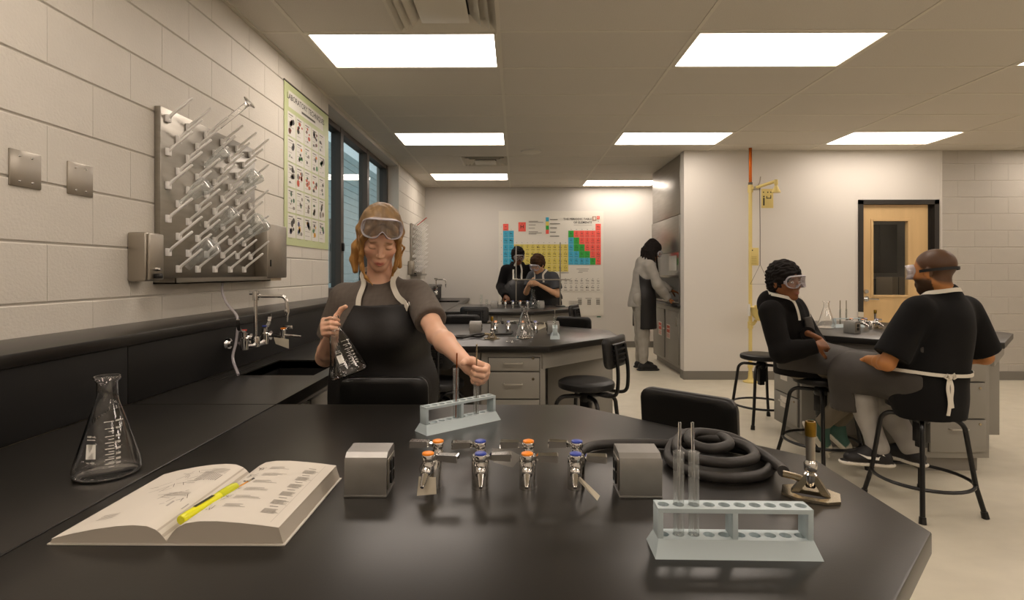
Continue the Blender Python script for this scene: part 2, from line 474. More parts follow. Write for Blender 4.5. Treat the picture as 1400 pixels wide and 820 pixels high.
for k in range(26):
    a = rr.uniform(0, 6.28); z = rr.uniform(1.1, 2.5); l = rr.uniform(.4, .9) * (1.2 - .25 * z / 2.5)
    e = (math.cos(a) * l, math.sin(a) * l, z + l * .7)
    bk.tube([(0, 0, z), (e[0] * .5, e[1] * .5, z + l * .4), e], [.014, .009, .004], 5)
    for q in range(26):
        t = rr.uniform(.3, 1.1); c = Vector((e[0] * t, e[1] * t, z + l * .7 * t)) + Vector((rr.uniform(-.13, .13), rr.uniform(-.13, .13), rr.uniform(-.13, .13)))
        u = Vector((rr.uniform(-1, 1), rr.uniform(-1, 1), rr.uniform(-1, 1))).normalized() * .045; w_ = u.orthogonal().normalized() * .022
        lf.raw([c - u, c + w_, c + u, c - w_], [(0, 1, 2, 3)])
bk.done('trunk', 'storage_dark', tr); setp(lf.done('foliage', 'leaf', tr, None), kind='stuff')
# ---- door
dr = struct('door_1')
b = B(); b.box(DX0, YD - .02, 0, DX0 + .055, YD + .13, DZ); b.box(DX1 - .055, YD - .02, 0, DX1, YD + .13, DZ); b.box(DX0, YD - .02, DZ - .055, DX1, YD + .13, DZ)
b.done('door_frame', 'door_frame', dr, None)
B().box(DX1 - .11, YD + .04, 0, DX1 - .055, YD + .13, DZ - .055).done('shadow_reveal', 'door_frame', dr, None)  # dark recessed strip stands in for the shadowed reveal beside the leaf
lx0, lx1, ly, lt = DX0 + .055, DX1 - .11, YD + .02, .045
gx0, gx1, gz0, gz1 = 4.345, 4.79, 1.02, 1.945
b = B()
b.box(lx0, ly, .01, gx0, ly + lt, DZ - .057); b.box(gx1, ly, .01, lx1, ly + lt, DZ - .057)
b.box(gx0, ly, .01, gx1, ly + lt, gz0); b.box(gx0, ly, gz1, gx1, ly + lt, DZ - .057)
leaf = b.done('door_leaf', 'wood_door', dr, None)
b = B()
for q in ((gx0 - .018, gz0 - .018, gx0 + .012, gz1 + .018), (gx1 - .012, gz0 - .018, gx1 + .018, gz1 + .018)): b.box(q[0], ly - .008, q[1], q[2], ly + lt + .008, q[3], .003)
for q in ((gx0, gz0 - .018, gx1, gz0 + .012), (gx0, gz1 - .012, gx1, gz1 + .018)): b.box(q[0], ly - .008, q[1], q[2], ly + lt + .008, q[3], .003)
b.done('glazing_bead', 'wood_door', leaf, None)
plain_box('pane', gx0, ly + .018, gz0, gx1, ly + .026, gz1, 'glass_thin', leaf)
b = B(); b.cyl((lx0 + .05, ly, .985), (lx0 + .05, ly - .02, .985), .033, n=24); b.cyl((lx0 + .05, ly - .02, .985), (lx0 + .05, ly - .055, .985), .012)
b.tube([(lx0 + .05, ly - .052, .985), (lx0 + .1, ly - .055, .985), (lx0 + .175, ly - .05, .98)], .0095, 10)
b.done('door_handle', 'chrome', leaf)
B().cyl((lx0 + .05, ly, 1.075), (lx0 + .05, ly - .022, 1.075), .026, .023, n=24).done('deadbolt', 'chrome', leaf)
# room beyond the door glass
bk_ = struct('wall_beyond')
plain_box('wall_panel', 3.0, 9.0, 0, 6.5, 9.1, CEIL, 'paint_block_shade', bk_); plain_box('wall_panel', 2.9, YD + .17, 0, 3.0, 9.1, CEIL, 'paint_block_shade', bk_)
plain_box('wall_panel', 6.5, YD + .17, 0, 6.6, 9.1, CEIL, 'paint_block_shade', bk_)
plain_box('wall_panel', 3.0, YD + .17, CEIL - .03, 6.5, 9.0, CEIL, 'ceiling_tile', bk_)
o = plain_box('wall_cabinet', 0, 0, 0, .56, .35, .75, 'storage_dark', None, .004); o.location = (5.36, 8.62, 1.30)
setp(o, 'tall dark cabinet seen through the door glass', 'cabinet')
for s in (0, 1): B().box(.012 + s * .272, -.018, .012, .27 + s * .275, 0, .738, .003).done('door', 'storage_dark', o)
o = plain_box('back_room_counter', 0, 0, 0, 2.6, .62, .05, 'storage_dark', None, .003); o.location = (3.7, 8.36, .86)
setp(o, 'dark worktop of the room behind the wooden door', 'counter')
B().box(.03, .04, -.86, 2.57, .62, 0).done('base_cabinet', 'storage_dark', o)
o = thing('microwave_oven', 'black appliance on the worktop behind the door glass', 'microwave', (5.32, 8.42, .91))
B().box(0, 0, 0, .36, .36, .3, .01).done('body', 'black_plastic', o); B().box(.012, -.012, .02, .27, 0, .28, .004).done('door', 'black_metal', o)
o = thing('cardboard_box', 'beige carton standing behind the door glass', 'box', (5.22, 7.70, .91), R(14))
B().box(0, 0, 0, .33, .26, .33, .003).done('carton', 'beige_box', o); B().box(.1, -.001, .0, .112, .261, .331).done('tape', 'storage_dark', o)
o = thing('side_shelf', 'low shelf under the carton behind the door glass', 'shelf', (4.75, 7.6, 0))
B().box(0, 0, .87, 1.0, .5, .91, .003).done('shelf_board', 'storage_dark', o)
for x in (.03, .93):
    for y in (.03, .43): B().box(x, y, 0, x + .04, y + .04, .87).done('leg', 'storage_dark', o)
# ---- ceiling lights
frame_me = lens_me = None
row_name = {-1.48: 'behind the camera', .96: 'above the front table', 3.40: 'in the nearest row', 5.84: 'in the second row', 8.28: 'at the far end by the left wall', 8.89: 'right before the back wall'}
col_name = {-1.33: 'over the left wall side', 1.11: 'right of the aisle line', 3.55: 'over the island side', 5.99: 'by the right wall'}
b = B(); W, D = 1.22, .61
for q in ((.012, .012, W - .012, .032), (.012, D - .032, W - .012, D - .012), (.012, .032, .032, D - .032), (W - .032, .032, W - .012, D - .032)): b.box(q[0], q[1], -.002, q[2], q[3], .03, .003)
frame_me = b.mesh('frame', 35)
lens_me = B().box(.032, .032, .006, W - .032, D - .032, .014).mesh('lens')
for x, y in lights:
    cn = col_name[x]
    lab = 'recessed ceiling light panel %s, %s' % (row_name[y], cn)
    if y > 8: lab = 'recessed ceiling light panel ' + row_name[y]
    o = thing('ceiling_light', lab, 'ceiling light', (x, y, CEIL), 0, 'recessed ceiling light panels')
    link('frame', frame_me, 'grid_metal', o); link('lens', lens_me, 'lens', o)
def lamp_extra(x, y):  # out-of-view panel added so the room beyond the glass looks lit
    o = thing('ceiling_light', 'ceiling light of the room behind the door', 'ceiling light', (x, y, CEIL - .06))
    link('frame', frame_me, 'grid_metal', o)
    me = B().box(.032, .032, .002, W - .032, D - .032, .012).mesh('lens')
    link('lens', me, 'lens_dim', o)
mat('lens_dim', None, .4, emit=LAMP_COL, estr=LAMP * .3)
lamp_extra(4.2, 7.5)
# ---- air diffusers
def diffuser(x, y, label):
    o = thing('air_diffuser', label, 'air vent', (x, y, CEIL), 0, 'square ceiling air diffusers')
    def ring(s0, s1, z0, z1):
        v = []
        for s, z in ((s0, z0), (s1, z1), (s1 - .006, z1 + .008), (s0 - .006, z0 + .008)):
            v += [(.305 - s, .305 - s, z), (.305 + s, .305 - s, z), (.305 + s, .305 + s, z), (.305 - s, .305 + s, z)]
        f = [(4 * i + k, 4 * i + (k + 1) % 4, 4 * ((i + 1) % 4) + (k + 1) % 4, 4 * ((i + 1) % 4) + k) for i in range(4) for k in range(4)]
        return v, f
    for s0, s1, z0, z1 in ((.295, .245, -.004, .035), (.255, .195, -.012, .03), (.205, .145, -.016, .03)):
        v, f = ring(s0, s1, z0, z1); B().raw(v, f).done('louver', 'grid_metal', o, None)
    B().box(.165, .165, -.02, .445, .445, -.012, .003).done('center_plate', 'grid_metal', o)
    B().box(.03, .03, .034, .58, .58, .045).done('plenum', 'dark_gap', o, None)
diffuser(-.72, 2.79, 'square louvered air diffuser beside the nearest left ceiling light')
diffuser(-.72, 7.06, 'square louvered air diffuser between the two far left ceiling lights')
o = thing('ceiling_speaker', 'round flat ceiling speaker between the light panels', 'speaker', (.18, 6.78, CEIL))
B().lathe([(0, -.012), (.1, -.012), (.118, -.008), (.122, .006)], 32).done('grille', 'grid_metal', o)
B().lathe([(.119, -.006), (.128, -.004), (.13, .006)], 32).done('rim', 'paint_white', o)
# ================================================================== FIXED LAB FURNITURE
TOP = .86; SL = .042
XS, XCF = -1.316, -.82           # splash face, counter front edge
ly0, ly1 = YF, YB
o = B().box(XL + .002, ly0, 1.062, XS + .014, ly1, 1.10, .004).done('service_ledge', 'epoxy', None)
top(o, 'long black service ledge along the block wall above the splash panels', 'ledge')
pan = [YF, -1.07, 1.858, 4.79, 7.72, YB]
for i in range(5):
    o = B().box(XL + .03, pan[i] + .0015, TOP + .001, XS, pan[i + 1] - .0015, 1.061, .002).done('splash_panel', 'epoxy_matte', None)
    top(o, ['black splash panel behind the camera', 'black splash panel behind the large flask', 'black splash panel carrying the near sink faucet',
            'black splash panel below the window', 'black splash panel carrying the far sink faucet'][i], 'splash panel', 'black splash panels')
def counter_piece(y0, y1, sink, label):
    t = thing('worktop', label, 'worktop', (0, y0, 0))
    b = B(); z0, z1 = TOP - SL, TOP; xa, xb = XS + .001, XCF - .0015; L = y1 - y0 - .002
    if sink is None: b.box(xa, .001, z0, xb, L, z1, .002)
    else:
        s0, s1 = sink[0] - y0, sink[1] - y0; sx0, sx1 = -1.215, -.885
        b.box(xa, .001, z0, xb, s0, z1); b.box(xa, s1, z0, xb, L, z1); b.box(xa, s0, z0, sx0, s1, z1); b.box(sx1, s0, z0, xb, s1, z1)
    b.done('slab', 'epoxy', t, None)
    if sink is not None:
        b = B(); s0 += .0; zb = .62; th = .012
        b.box(sx0 - th, s0 - th, zb - th, sx1 + th, s1 + th, zb); b.box(sx0 - th, s0 - th, zb, sx0, s1 + th, TOP - .006); b.box(sx1, s0 - th, zb, sx1 + th, s1 + th, TOP - .006)
        b.box(sx0, s0 - th, zb, sx1, s0, TOP - .006); b.box(sx0, s1, zb, sx1, s1 + th, TOP - .006)
        bs = b.done('sink_basin', 'epoxy_matte', t, None)
        B().lathe([(0, zb + .002), (.03, zb + .002), (.04, zb + .004), (.042, zb)], 20, c=((sx0 + sx1) / 2, (s0 + s1) / 2, 0)).done('drain', 'chrome', bs)
        for k in range(3):
            B().box(-1.285 + k * .022, s0 - .12, TOP - .001, -1.277 + k * .022, s1 + .02, TOP + .0012).done('drain_rib', 'epoxy', t, None)
counter_piece(YF, 1.875, None, 'black epoxy wall counter under the large flask')
counter_piece(1.875, 4.80, (2.40, 2.82), 'black epoxy wall counter with the near sink')
counter_piece(4.80, 7.73, (5.33, 5.75), 'black epoxy wall counter with the middle sink below the window')
counter_piece(7.73, YB, (8.26, 8.68), 'black epoxy wall counter with the far sink')
# ---- cabinet pieces
def pull(b, x0, x1, y, z, r=.0045):
    b.tube([(x0, y, z), (x0, y - .022, z), (x0 + .006, y - .027, z), (x1 - .006, y - .027, z), (x1, y - .022, z), (x1, y, z)], r, 8)
def pedestal(t, w, d, drawers, z0=.10, z1=TOP - SL):
    """front faces -Y at y=0, centred on x=0"""
    h = w / 2
    B().box(-h, .002, z0, h, d, z1 - .002, .002).done('body', 'cabinet', t)
    B().box(-h + .04, .05, 0, h - .04, d - .02, z0).done('toe_kick', 'cabinet_side', t, None)
    for (a, c) in drawers:
        B().box(-h + .042, -.0015, a + .001, h - .032, .004, c - .001).done('shadow_gap', 'dark_gap', t, None)
        dd = B().box(-h + .046, -.016, a + .003, h - .036, .003, c - .003, .0025).done('drawer', 'cabinet', t)
        zc = (a + c) / 2 + (.01 if c - a < .2 else (c - a) * .22)
        b = B(); pull(b, -.055, .055, -.016, zc); b.done('handle', 'handle_grey', dd)
        b = B(); b.cyl((h - .075, -.016, zc + .03), (h - .075, -.021, zc + .03), .008, n=14); b.done('lock', 'nickel', dd)
DR = [(.70, .785), (.53, .698), (.14, .528)]
def base_cabinet(y0, y1, label):
    t = thing('base_cabinet', label, 'cabinet', (XCF - .035, (y0 + y1) / 2, 0), R(90))
    w = (y1 - y0) - .004; h = w / 2; z1 = TOP - SL
    B().box(-h, .002, .1, h, .44, z1 - .24, .002).done('body', 'cabinet', t)
    B().box(-h, .002, z1 - .24, h, .03, z1 - .002, .002).done('top_rail', 'cabinet', t)
    B().box(-h, .06, 0, h, .44, .1).done('toe_kick', 'cabinet_side', t, None)
    n = 2 if w > .6 else 1
    for k in range(n):
        a = -h + k * w / n + .008; c = -h + (k + 1) * w / n - .008
        dd = B().box(a, -.017, .112, c, .001, z1 - .03, .003).done('door', 'cabinet', t)
        b = B(); x = (c - .05) if (k == 0 and n == 2) else a + .05
        b.tube([(x, -.017, .62), (x, -.04, .62), (x, -.044, .63), (x, -.044, .71), (x, -.04, .72), (x, -.017, .72)], .0045, 8); b.done('handle', 'handle_grey', dd)
for y0, y1, lb in ((1.93, 2.55, 'grey base cabinet below the near sink, nearest unit'), (2.55, 3.32, 'grey base cabinet left of the standing woman'),
                   (4.84, 5.5, 'grey base cabinet below the middle sink'), (5.5, 6.26, 'grey base cabinet just before the third table'),
                   (7.78, 8.7, 'grey base cabinet below the far sink'), (8.7, 9.6, 'grey base cabinet nearest the back wall')):
    base_cabinet(y0, y1, lb)
def chamfer_apron(name, a, c, t, z0=.715, th=.02, inset=.05):
    """panel under an edge from a to c"""
    a = Vector((*a, 0)); c = Vector((*c, 0)); d = (c - a).normalized(); n = Vector((-d.y, d.x, 0))
    M = Matrix.Translation(a + n * inset) @ Matrix.Rotation(math.atan2(d.y, d.x), 4, 'Z')
    B().box(.0, 0, z0, (c - a).length, th, TOP - SL - .001, 0, 1, M).done(name, 'cabinet', t, None)
def peninsula(yc, nm):
    near_, far_ = yc - .72, yc + .72
    poly = [(XCF + .0015, near_), (.2, near_), (.72, near_ + .525), (.72, far_ - .525), (.2, far_), (XCF + .0015, far_)]
    t = thing('lab_table', 'black topped peninsula lab table, the %s' % nm, 'table', (0, yc, 0), 0, 'peninsula lab tables')
    B().prism([(x, y - yc) for x, y in poly], TOP - SL, TOP, .004).done('table_top', 'epoxy', t)
    chamfer_apron('apron', (.2, -.72), (.72, -.195), t); chamfer_apron('apron', (.72, .195), (.2, .72), t)
    B().box(XCF + .03, -.66, .735, -.225, -.64, TOP - SL - .001).done('apron', 'cabinet', t, None)
    B().box(XCF + .03, .64, .735, -.225, .66, TOP - SL - .001).done('apron', 'cabinet', t, None)
    B().box(XCF + .0, -.02, .0, .1, .02, TOP - SL - .001).done('center_panel', 'cabinet_side', t, None)
    B().box(-.245, -.6, 0.0, -.222, -.02, TOP - SL - .001).done('side_panel', 'cabinet_side', t, None)
    for k, (x, y, rz, lab) in enumerate(((-.02, -.675, 0, 'near side'), (-.05, .675, R(180), 'far side'), (.672, 0, R(90), 'end'))):
        p = thing('drawer_pedestal', 'grey drawer pedestal under the %s of the %s' % (lab, {'nearest one': 'front table', 'middle one': 'second table', 'farthest one': 'third table'}[nm]), 'drawer unit', (x, yc + y, 0), rz, 'grey drawer pedestals')
        pedestal(p, (.395, .34, .36)[k], .56 if k < 2 else .45, DR)
peninsula(1.157, 'nearest one'); peninsula(4.08, 'middle one'); peninsula(7.01, 'farthest one')
# ---- free-standing octagonal island
IC = Vector((2.86, 4.35, 0)); ih, iff = .79, .27
poly = [(-iff, -ih), (iff, -ih), (ih, -iff), (ih, iff), (iff, ih), (-iff, ih), (-ih, iff), (-ih, -iff)]
t = thing('island_table', 'black octagonal island table beside the two seated people', 'table', IC)
B().prism(poly, TOP - SL, TOP, .004).done('table_top', 'epoxy', t)
for i in (1, 3, 5, 7): chamfer_apron('apron', poly[i], poly[(i + 1) % 8], t, .70)
B().box(-.02, -.24, 0, .02, .24, TOP - SL - .001).done('center_panel', 'cabinet_side', t, None)
for k, (lab) in enumerate(('behind the seated man in black', 'on the right end of the island', 'on the far side of the island', 'with white paper labels by the leaning boy')):
    a = R(90) * k
    p = thing('drawer_pedestal', 'grey drawer pedestal %s' % lab, 'drawer unit', IC + Vector((math.sin(a) * .735, -math.cos(a) * .735, 0)), a, 'grey drawer pedestals')
    pedestal(p, .44, .47, [(.60, .785), (.36, .595), (.14, .355)])
    if k == 3:
        for z, h, w in ((.46, .085, .11), (.245, .085, .13), (.64, .12, .1)):
            dd = B().box(-.07, -.0185, z, -.07 + w, -.0165, z + h).done('paper_label', 'paper', p, None)
# ---- seating
def arc(c, r, a0, a1, n, u, v):
    return [Vector(c) + Vector(u) * (r * math.cos(a0 + (a1 - a0) * k / n)) + Vector(v) * (r * math.sin(a0 + (a1 - a0) * k / n)) for k in range(n + 1)]
SEAT = .60
def make_stool(back):
    SEAT = .655 if back else .60; dz = SEAT - .60
    t = thing('lab_chair' if back else 'lab_stool', 'x', 'chair' if back else 'stool')
    B().lathe([(0, SEAT + .002), (.10, SEAT + .004), (.15, SEAT + .001), (.168, SEAT - .008), (.172, SEAT - .02), (.17, SEAT - .04), (.16, SEAT - .046), (0, SEAT - .046)], 36).done('seat', 'black_vinyl', t, 40)
    B().box(-.022, -.022, .33 + dz, .022, .022, SEAT - .045, .004).done('post', 'black_metal', t)
    b = B(); b.lathe([(.0, .47 + dz), (.035, .47 + dz), (.042, .485 + dz), (.042, .515 + dz), (.034, .53 + dz), (.02, .535 + dz), (0, .535 + dz)], 20); b.box(-.03, -.03, .36 + dz, .03, .03, .5 + dz, .004); b.done('hub', 'black_metal', t)
    for k in range(4):
        a = R(45) + R(90) * k; u = Vector((math.cos(a), math.sin(a), 0)); z = Vector((0, 0, 1))
        pts = [u * .03 + z * (.505 + dz), u * .10 + z * (.507 + dz)] + arc(u * .13 + z * (.445 + dz), .062, R(80), R(12), 6, u, z) + [u * .235 + z * .16, u * .272 + z * .018]
        b = B(); b.tube(pts, .0125, 10); lg = b.done('leg', 'black_metal', t)
        B().cyl(u * .268 + z * .035, u * .275, .016, .018, n=12).done('foot_cap', 'black_plastic', lg)
    B().tube([(.232 * math.cos(2 * math.pi * i / 32), .232 * math.sin(2 * math.pi * i / 32), .165) for i in range(32)], .0095, 8, True).done('foot_ring', 'black_metal', t)
    if back:       # sitter faces -Y, backrest at +Y
        for s in (-1, 1):
            pts = smoothpath([(s * .075, .05, SEAT - .05), (s * .078, .16, SEAT - .065), (s * .08, .222, SEAT - .05), (s * .08, .236, SEAT + .02), (s * .078, .232, SEAT + .12), (s * .075, .215, SEAT + .23)], 4)
            B().tube(pts, .011, 10).done('back_stem', 'black_metal', t)
        prof = []
        w, z0, z1 = .158, SEAT + .10, SEAT + .278
        def bp(x, z, off):       # curved plate
            return (x, .215 + off - .9 * x * x - .10 * (z - z0), z)
        rings = []
        pts2 = []
        rc = .035
        for cx, cz, a0 in ((w - rc, z0 + rc, -90), (w - rc, z1 - rc, 0), (-w + rc, z1 - rc, 90), (-w + rc, z0 + rc, 180)):
            for k in range(5): pts2.append((cx + rc * math.cos(R(a0 + k * 22.5)), cz + rc * math.sin(R(a0 + k * 22.5))))
        cx0, cz0 = 0, (z0 + z1) / 2
        def ring(sc, off): return [bp(cx0 + (x - cx0) * sc, cz0 + (z - cz0) * sc, off) for x, z in pts2]
        b = B(); b.loft([ring(.7, -.021), ring(.93, -.018), ring(1, -.008), ring(1, .008), ring(.96, .013), ring(.7, .014)])
        br = b.done('backrest', 'black_plastic', t, 50)
        for k in range(4):
            z = z0 + .045 + k * .03
            b = B(); b.loft([[bp(x, z - .007, .011), bp(x, z + .007, .011), bp(x, z + .003, .022), bp(x, z - .004, .022)] for x in [-.1 + .02 * i for i in range(11)]]); b.done('rib', 'black_plastic', br)
    return t
chair = make_stool(True); stool = make_stool(False)
chairs = [((-.475, 2.0 - .2, 0), R(0), 'black lab chair behind the front table, directly before the standing woman'),
          ((.415, 1.60, 0), R(-42), 'black lab chair at the right diagonal of the front table'),
          ((-.49, 3.36, 0), R(172), 'black lab chair at the near left side of the second table, behind the raised arm'),
          ((.425, 3.36, 0), R(180 + 58), 'black lab chair turned sideways at the right near corner of the second table'),
          ((-.48, 4.70, 0), R(0), 'black lab chair on the far left side of the second table'),
          ((.40, 4.52, 0), R(-28), 'black lab chair on the far right side of the second table'),
          ((-.46, 6.22, 0), R(180), 'black lab chair at the near left side of the third table'),
          ((.50, 6.46, 0), R(180 + 65), 'black lab chair at the right near corner of the third table')]
for i, (loc, rz, lb) in enumerate(chairs):
    c = chair if i == 0 else copy_tree(chair)
    c.location = loc; c.rotation_euler = (0, 0, rz); setp(c, lb, 'chair', 'black lab chairs with backrests')
stools = [((2.27, 3.11, 0), R(10), 'black round stool under the man in the black t-shirt'), ((2.08, 3.79, 0), R(20), 'black round stool under the leaning boy in the black hoodie'),
          ((2.13, 4.82, 0), R(8), 'empty black round stool behind the leaning boy')]
for i, (loc, rz, lb) in enumerate(stools):
    c = stool if i == 0 else copy_tree(stool)
    c.location = loc; c.rotation_euler = (0, 0, rz); setp(c, lb, 'stool', 'black round lab stools')
# ================================================================== GLASSWARE AND BENCH THINGS
def flask_profile(s=1.0, h=.218, r=.0655, nr=.0205):
    return [(0, 0), (r * .84, 0), (r * .955, .004), (r, .014), (r * .97, .026), (nr + .006, h * .70), (nr + .0015, h * .76), (nr, h * .81), (nr, h * .94), (nr + .005, h * .965), (nr + .006, h * .985), (nr + .0045, h)]
def make_flask(name, label, group=None, h=.218, r=.0655, nr=.0205, glass='glass', th=.0022, n=40, marks=False, a0=0.0, cat='flask'):
    t = thing(name, label, cat, group=group)
    pr = flask_profile(1, h, r, nr)
    zs = [p[1] for p in pr[3:]]; rs = [p[0] for p in pr[3:]]
    b = B()
    if glass == 'glass':
        inner = [(max(0, a - th), max(z, th * 1.3)) for a, z in reversed(pr[1:-1])]
        b.lathe(pr + [(nr + .002, h)] + inner + [(0, th * 1.3)], n)
    else: b.lathe(pr, n)
    b.done('glass_body', glass, t, 60)
    if marks:
        P = Print(); W = '#e9e6df'; k = h / .218
        rf = lambda z: float(np.interp(z, zs, rs)) + .0005
        P.rect(-.041 * k, .05 * k, .02 * k, .029 * k, W)
        P.text('1000 mL', -.031 * k, .094 * k, .0058 * k, W, 0, 'CENTER', .0002); P.text('No. 4980', -.031 * k, .043 * k, .0042 * k, W, 0, 'CENTER', .0001)
        P.rect(-.04 * k, .087 * k, .018 * k, .0018 * k, W)
        for i, (z, nm) in enumerate(((.108, '900'), (.092, '800'), (.079, '700'), (.067, '600'), (.056, '500'), (.046, '400'), (.037, '300'))):
            P.rect(-.004 * k, z * k, .016 * k, .0011 * k, W); P.text(nm, .015 * k, z * k, .0062 * k, W, 0, 'LEFT', .0002)
            P.rect(.002 * k, (z - .006) * k, .01 * k, .0009 * k, W)
        P.rect(-.006 * k, .122 * k, .018 * k, .0012 * k, W); P.text('1000 mL', .014 * k, .123 * k, .0055 * k, W, 0, 'LEFT', .0002)
        def fn(u, v, z): a = a0 + u / rf(v) ; return (rf(v) * math.cos(a), rf(v) * math.sin(a), v)
        link('graduations', P.mesh('graduations', fn), 'white_print', t)
    return t
f1 = make_flask('erlenmeyer_flask', 'large empty conical glass flask with white graduations left of the open book', 'conical glass flasks', marks=True, a0=math.atan2(-1.22, .914))
f1.location = (-.914, 1.225, TOP + .0005)
# flask held by the standing woman: see people section for its axis
HF_TOP = Vector((-.657, 1.95, 1.152)); HF_BASE = Vector((-.585, 1.94, .948))
f2 = make_flask('erlenmeyer_flask', 'conical glass flask held tilted in the standing woman\'s hand', 'conical glass flasks', marks=True, a0=R(-55), h=.214)
ax = (HF_TOP - HF_BASE).normalized()
f2.rotation_mode = 'QUATERNION'; f2.rotation_quaternion = Vector((0, 0, 1)).rotation_difference(ax); f2.location = HF_BASE
f3 = make_flask('erlenmeyer_flask', 'conical glass flask standing near the middle of the second table', 'conical glass flasks', glass='glass', n=32); f3.location = (.055, 3.77, TOP)
f4 = make_flask('erlenmeyer_flask', 'conical glass flask on the island beside the seated boy', 'conical glass flasks', glass='glass', n=32); f4.location = (2.50, 4.47, TOP)
f5 = make_flask('erlenmeyer_flask', 'conical glass flask on the third table before the two students', 'conical glass flasks', h=.235, r=.055, glass='glass_far', n=24); f5.location = (.205, 6.86, TOP)
# ---- open lab book
BX0, BXS, BX1, BY0, BY1 = -.772, -.577, -.384, .905, 1.195
bkx = thing('open_book', 'open white lab manual lying on the front table', 'book', (BXS, BY0, TOP))
BL = BY1 - BY0
Lx = [0, .006, .016, .032, .055, .085, .12, .16, .19]; Lz = [.006, .015, .0245, .031, .0325, .0305, .0255, .0175, .0095]
Rx = [0, .006, .016, .032, .055, .085, .12, .155, .185]; Rz = [.006, .016, .0275, .036, .0395, .0395, .037, .0335, .0295]
def stack(xs, zs, sg, ob):
    rings = []
    for y in (0, BL):
        topc = [(sg * x, y, z) for x, z in zip(xs, zs)]; bot = [(sg * (xs[-1] + ob), y, .0035), (0, y, .0035)]
        rings.append(topc + bot)
    return B().loft(rings)
for sg, xs, zs, ob in ((-1, Lx, Lz, .003), (1, Rx, Rz, .008)):
    st = stack(xs, zs, sg, ob).done('page_block', 'paper_edge', bkx, 30)
    b = B(); v = []; f = []
    xx = [0.001] + list(np.linspace(.003, xs[-1] + .0008, 26))
    for y in (-.0006, BL + .0006): v += [(sg * x, y, float(np.interp(x, xs, zs)) + .0005) for x in xx]
    n = len(xx); f = [(i, i + 1, n + i + 1, n + i) for i in range(n - 1)]
    pg = b.raw(v, f).done('page', 'paper', st, 60)
    P = Print(); rr = random.Random(5 + sg); G = '#8d877e'; G2 = '#6b655d'
    def line(x, y, w, h=.0013, c=G):
        while w > .0005: q = min(.008, w); P.rect(x, y, q, h, c); x += q; w -= q
    def sketch(x, y, s):
        for k in range(7):
            a = rr.uniform(0, 6.28); l = s * rr.uniform(.3, .8); px, py = x + rr.uniform(-s, s) * .5, y + rr.uniform(-s, s) * .5
            dx, dy = math.cos(a) * l * .5, math.sin(a) * l * .5; nx, ny = -math.sin(a) * .0005, math.cos(a) * .0005
            P.poly([(px - dx - nx, py - dy - ny, 0), (px + dx - nx, py + dy - ny, 0), (px + dx + nx, py + dy + ny, 0), (px - dx + nx, py - dy + ny, 0)], G2)
    if sg > 0:
        for k in range(6):
            y = .245 - k * .037
            sketch(.042, y, .02)
            for q in range(3): line(.062, y + .006 - q * .005, rr.uniform(.025, .05))
            if k % 1 == 0:
                for q in range(6): line(.135, y - .002 - q * .0032, rr.uniform(.02, .03), .0012)
                line(.14, y + .008, .015, .0018, G2)
        P.rect(.166, .012, .0008, .265, '#b5aea3')
    else:
        sketch(.1, .235, .035); sketch(.07, .2, .04); sketch(.12, .17, .045); sketch(.06, .12, .05)
        for k in range(9): line(.03 if k < 5 else .04, .26 - k * .005 if k < 5 else .16 - k * .005, rr.uniform(.03, .06))
        for q in range(10): P.rect(.03 + q * .0045, .20, .0015, .03 + .002 * q, G)
        for k in range(4): line(.12, .06 - k * .006, .03)
        P.rect(.02, .075, .03, .022, '#a8a299')
    setp(link('print', P.mesh('print', lambda x, y, z: ((x if sg > 0 else -x), y, float(np.interp(x, xs, zs)) + .001)), 'ink', pg), kind='stuff')
B().box(-.197, -.003, 0, .197, BL + .003, .003, .001).done('cover', 'cover_card', bkx)
hl = thing('highlighter', 'neon yellow highlighter lying in the fold of the open book', 'marker', (-.566, .925, TOP + .0318))
hl.rotation_euler = (R(3), 0, R(-12))
B().lathe([(0, 0), (.0075, 0), (.0085, .002), (.009, .03), (.009, .095), (.0085, .098), (.0085, .125), (.007, .13), (0, .13)], 20, Matrix.Rotation(R(-90), 4, 'X')).done('barrel', 'yellow_ink', hl)
B().lathe([(.0093, .088), (.0096, .09), (.0096, .122), (.008, .132), (0, .132)], 20, Matrix.Rotation(R(-90), 4, 'X')).done('cap', 'yellow_dark', hl)
P = Print(); P.rect(-.0035, .03, .007, .045, '#3a3a1c'); 
link('print', P.mesh('print', lambda x, y, z: (x - .0, y, .0092)), 'ink', hl)
pc = thing('pencil', 'short wooden pencil beside the yellow highlighter', 'pencil', (-.548, .99, TOP + .0345)); pc.rotation_euler = (R(2), 0, R(-14))
B().cyl((0, 0, 0), (0, .088, 0), .0036, n=6).done('shaft', 'pencil', pc, None); B().cyl((0, .088, 0), (0, .098, 0), .0039, n=12).done('ferrule', 'nickel', pc); B().cyl((0, .098, 0), (0, .106, 0), .0036, n=12).done('eraser', 'graphite', pc)
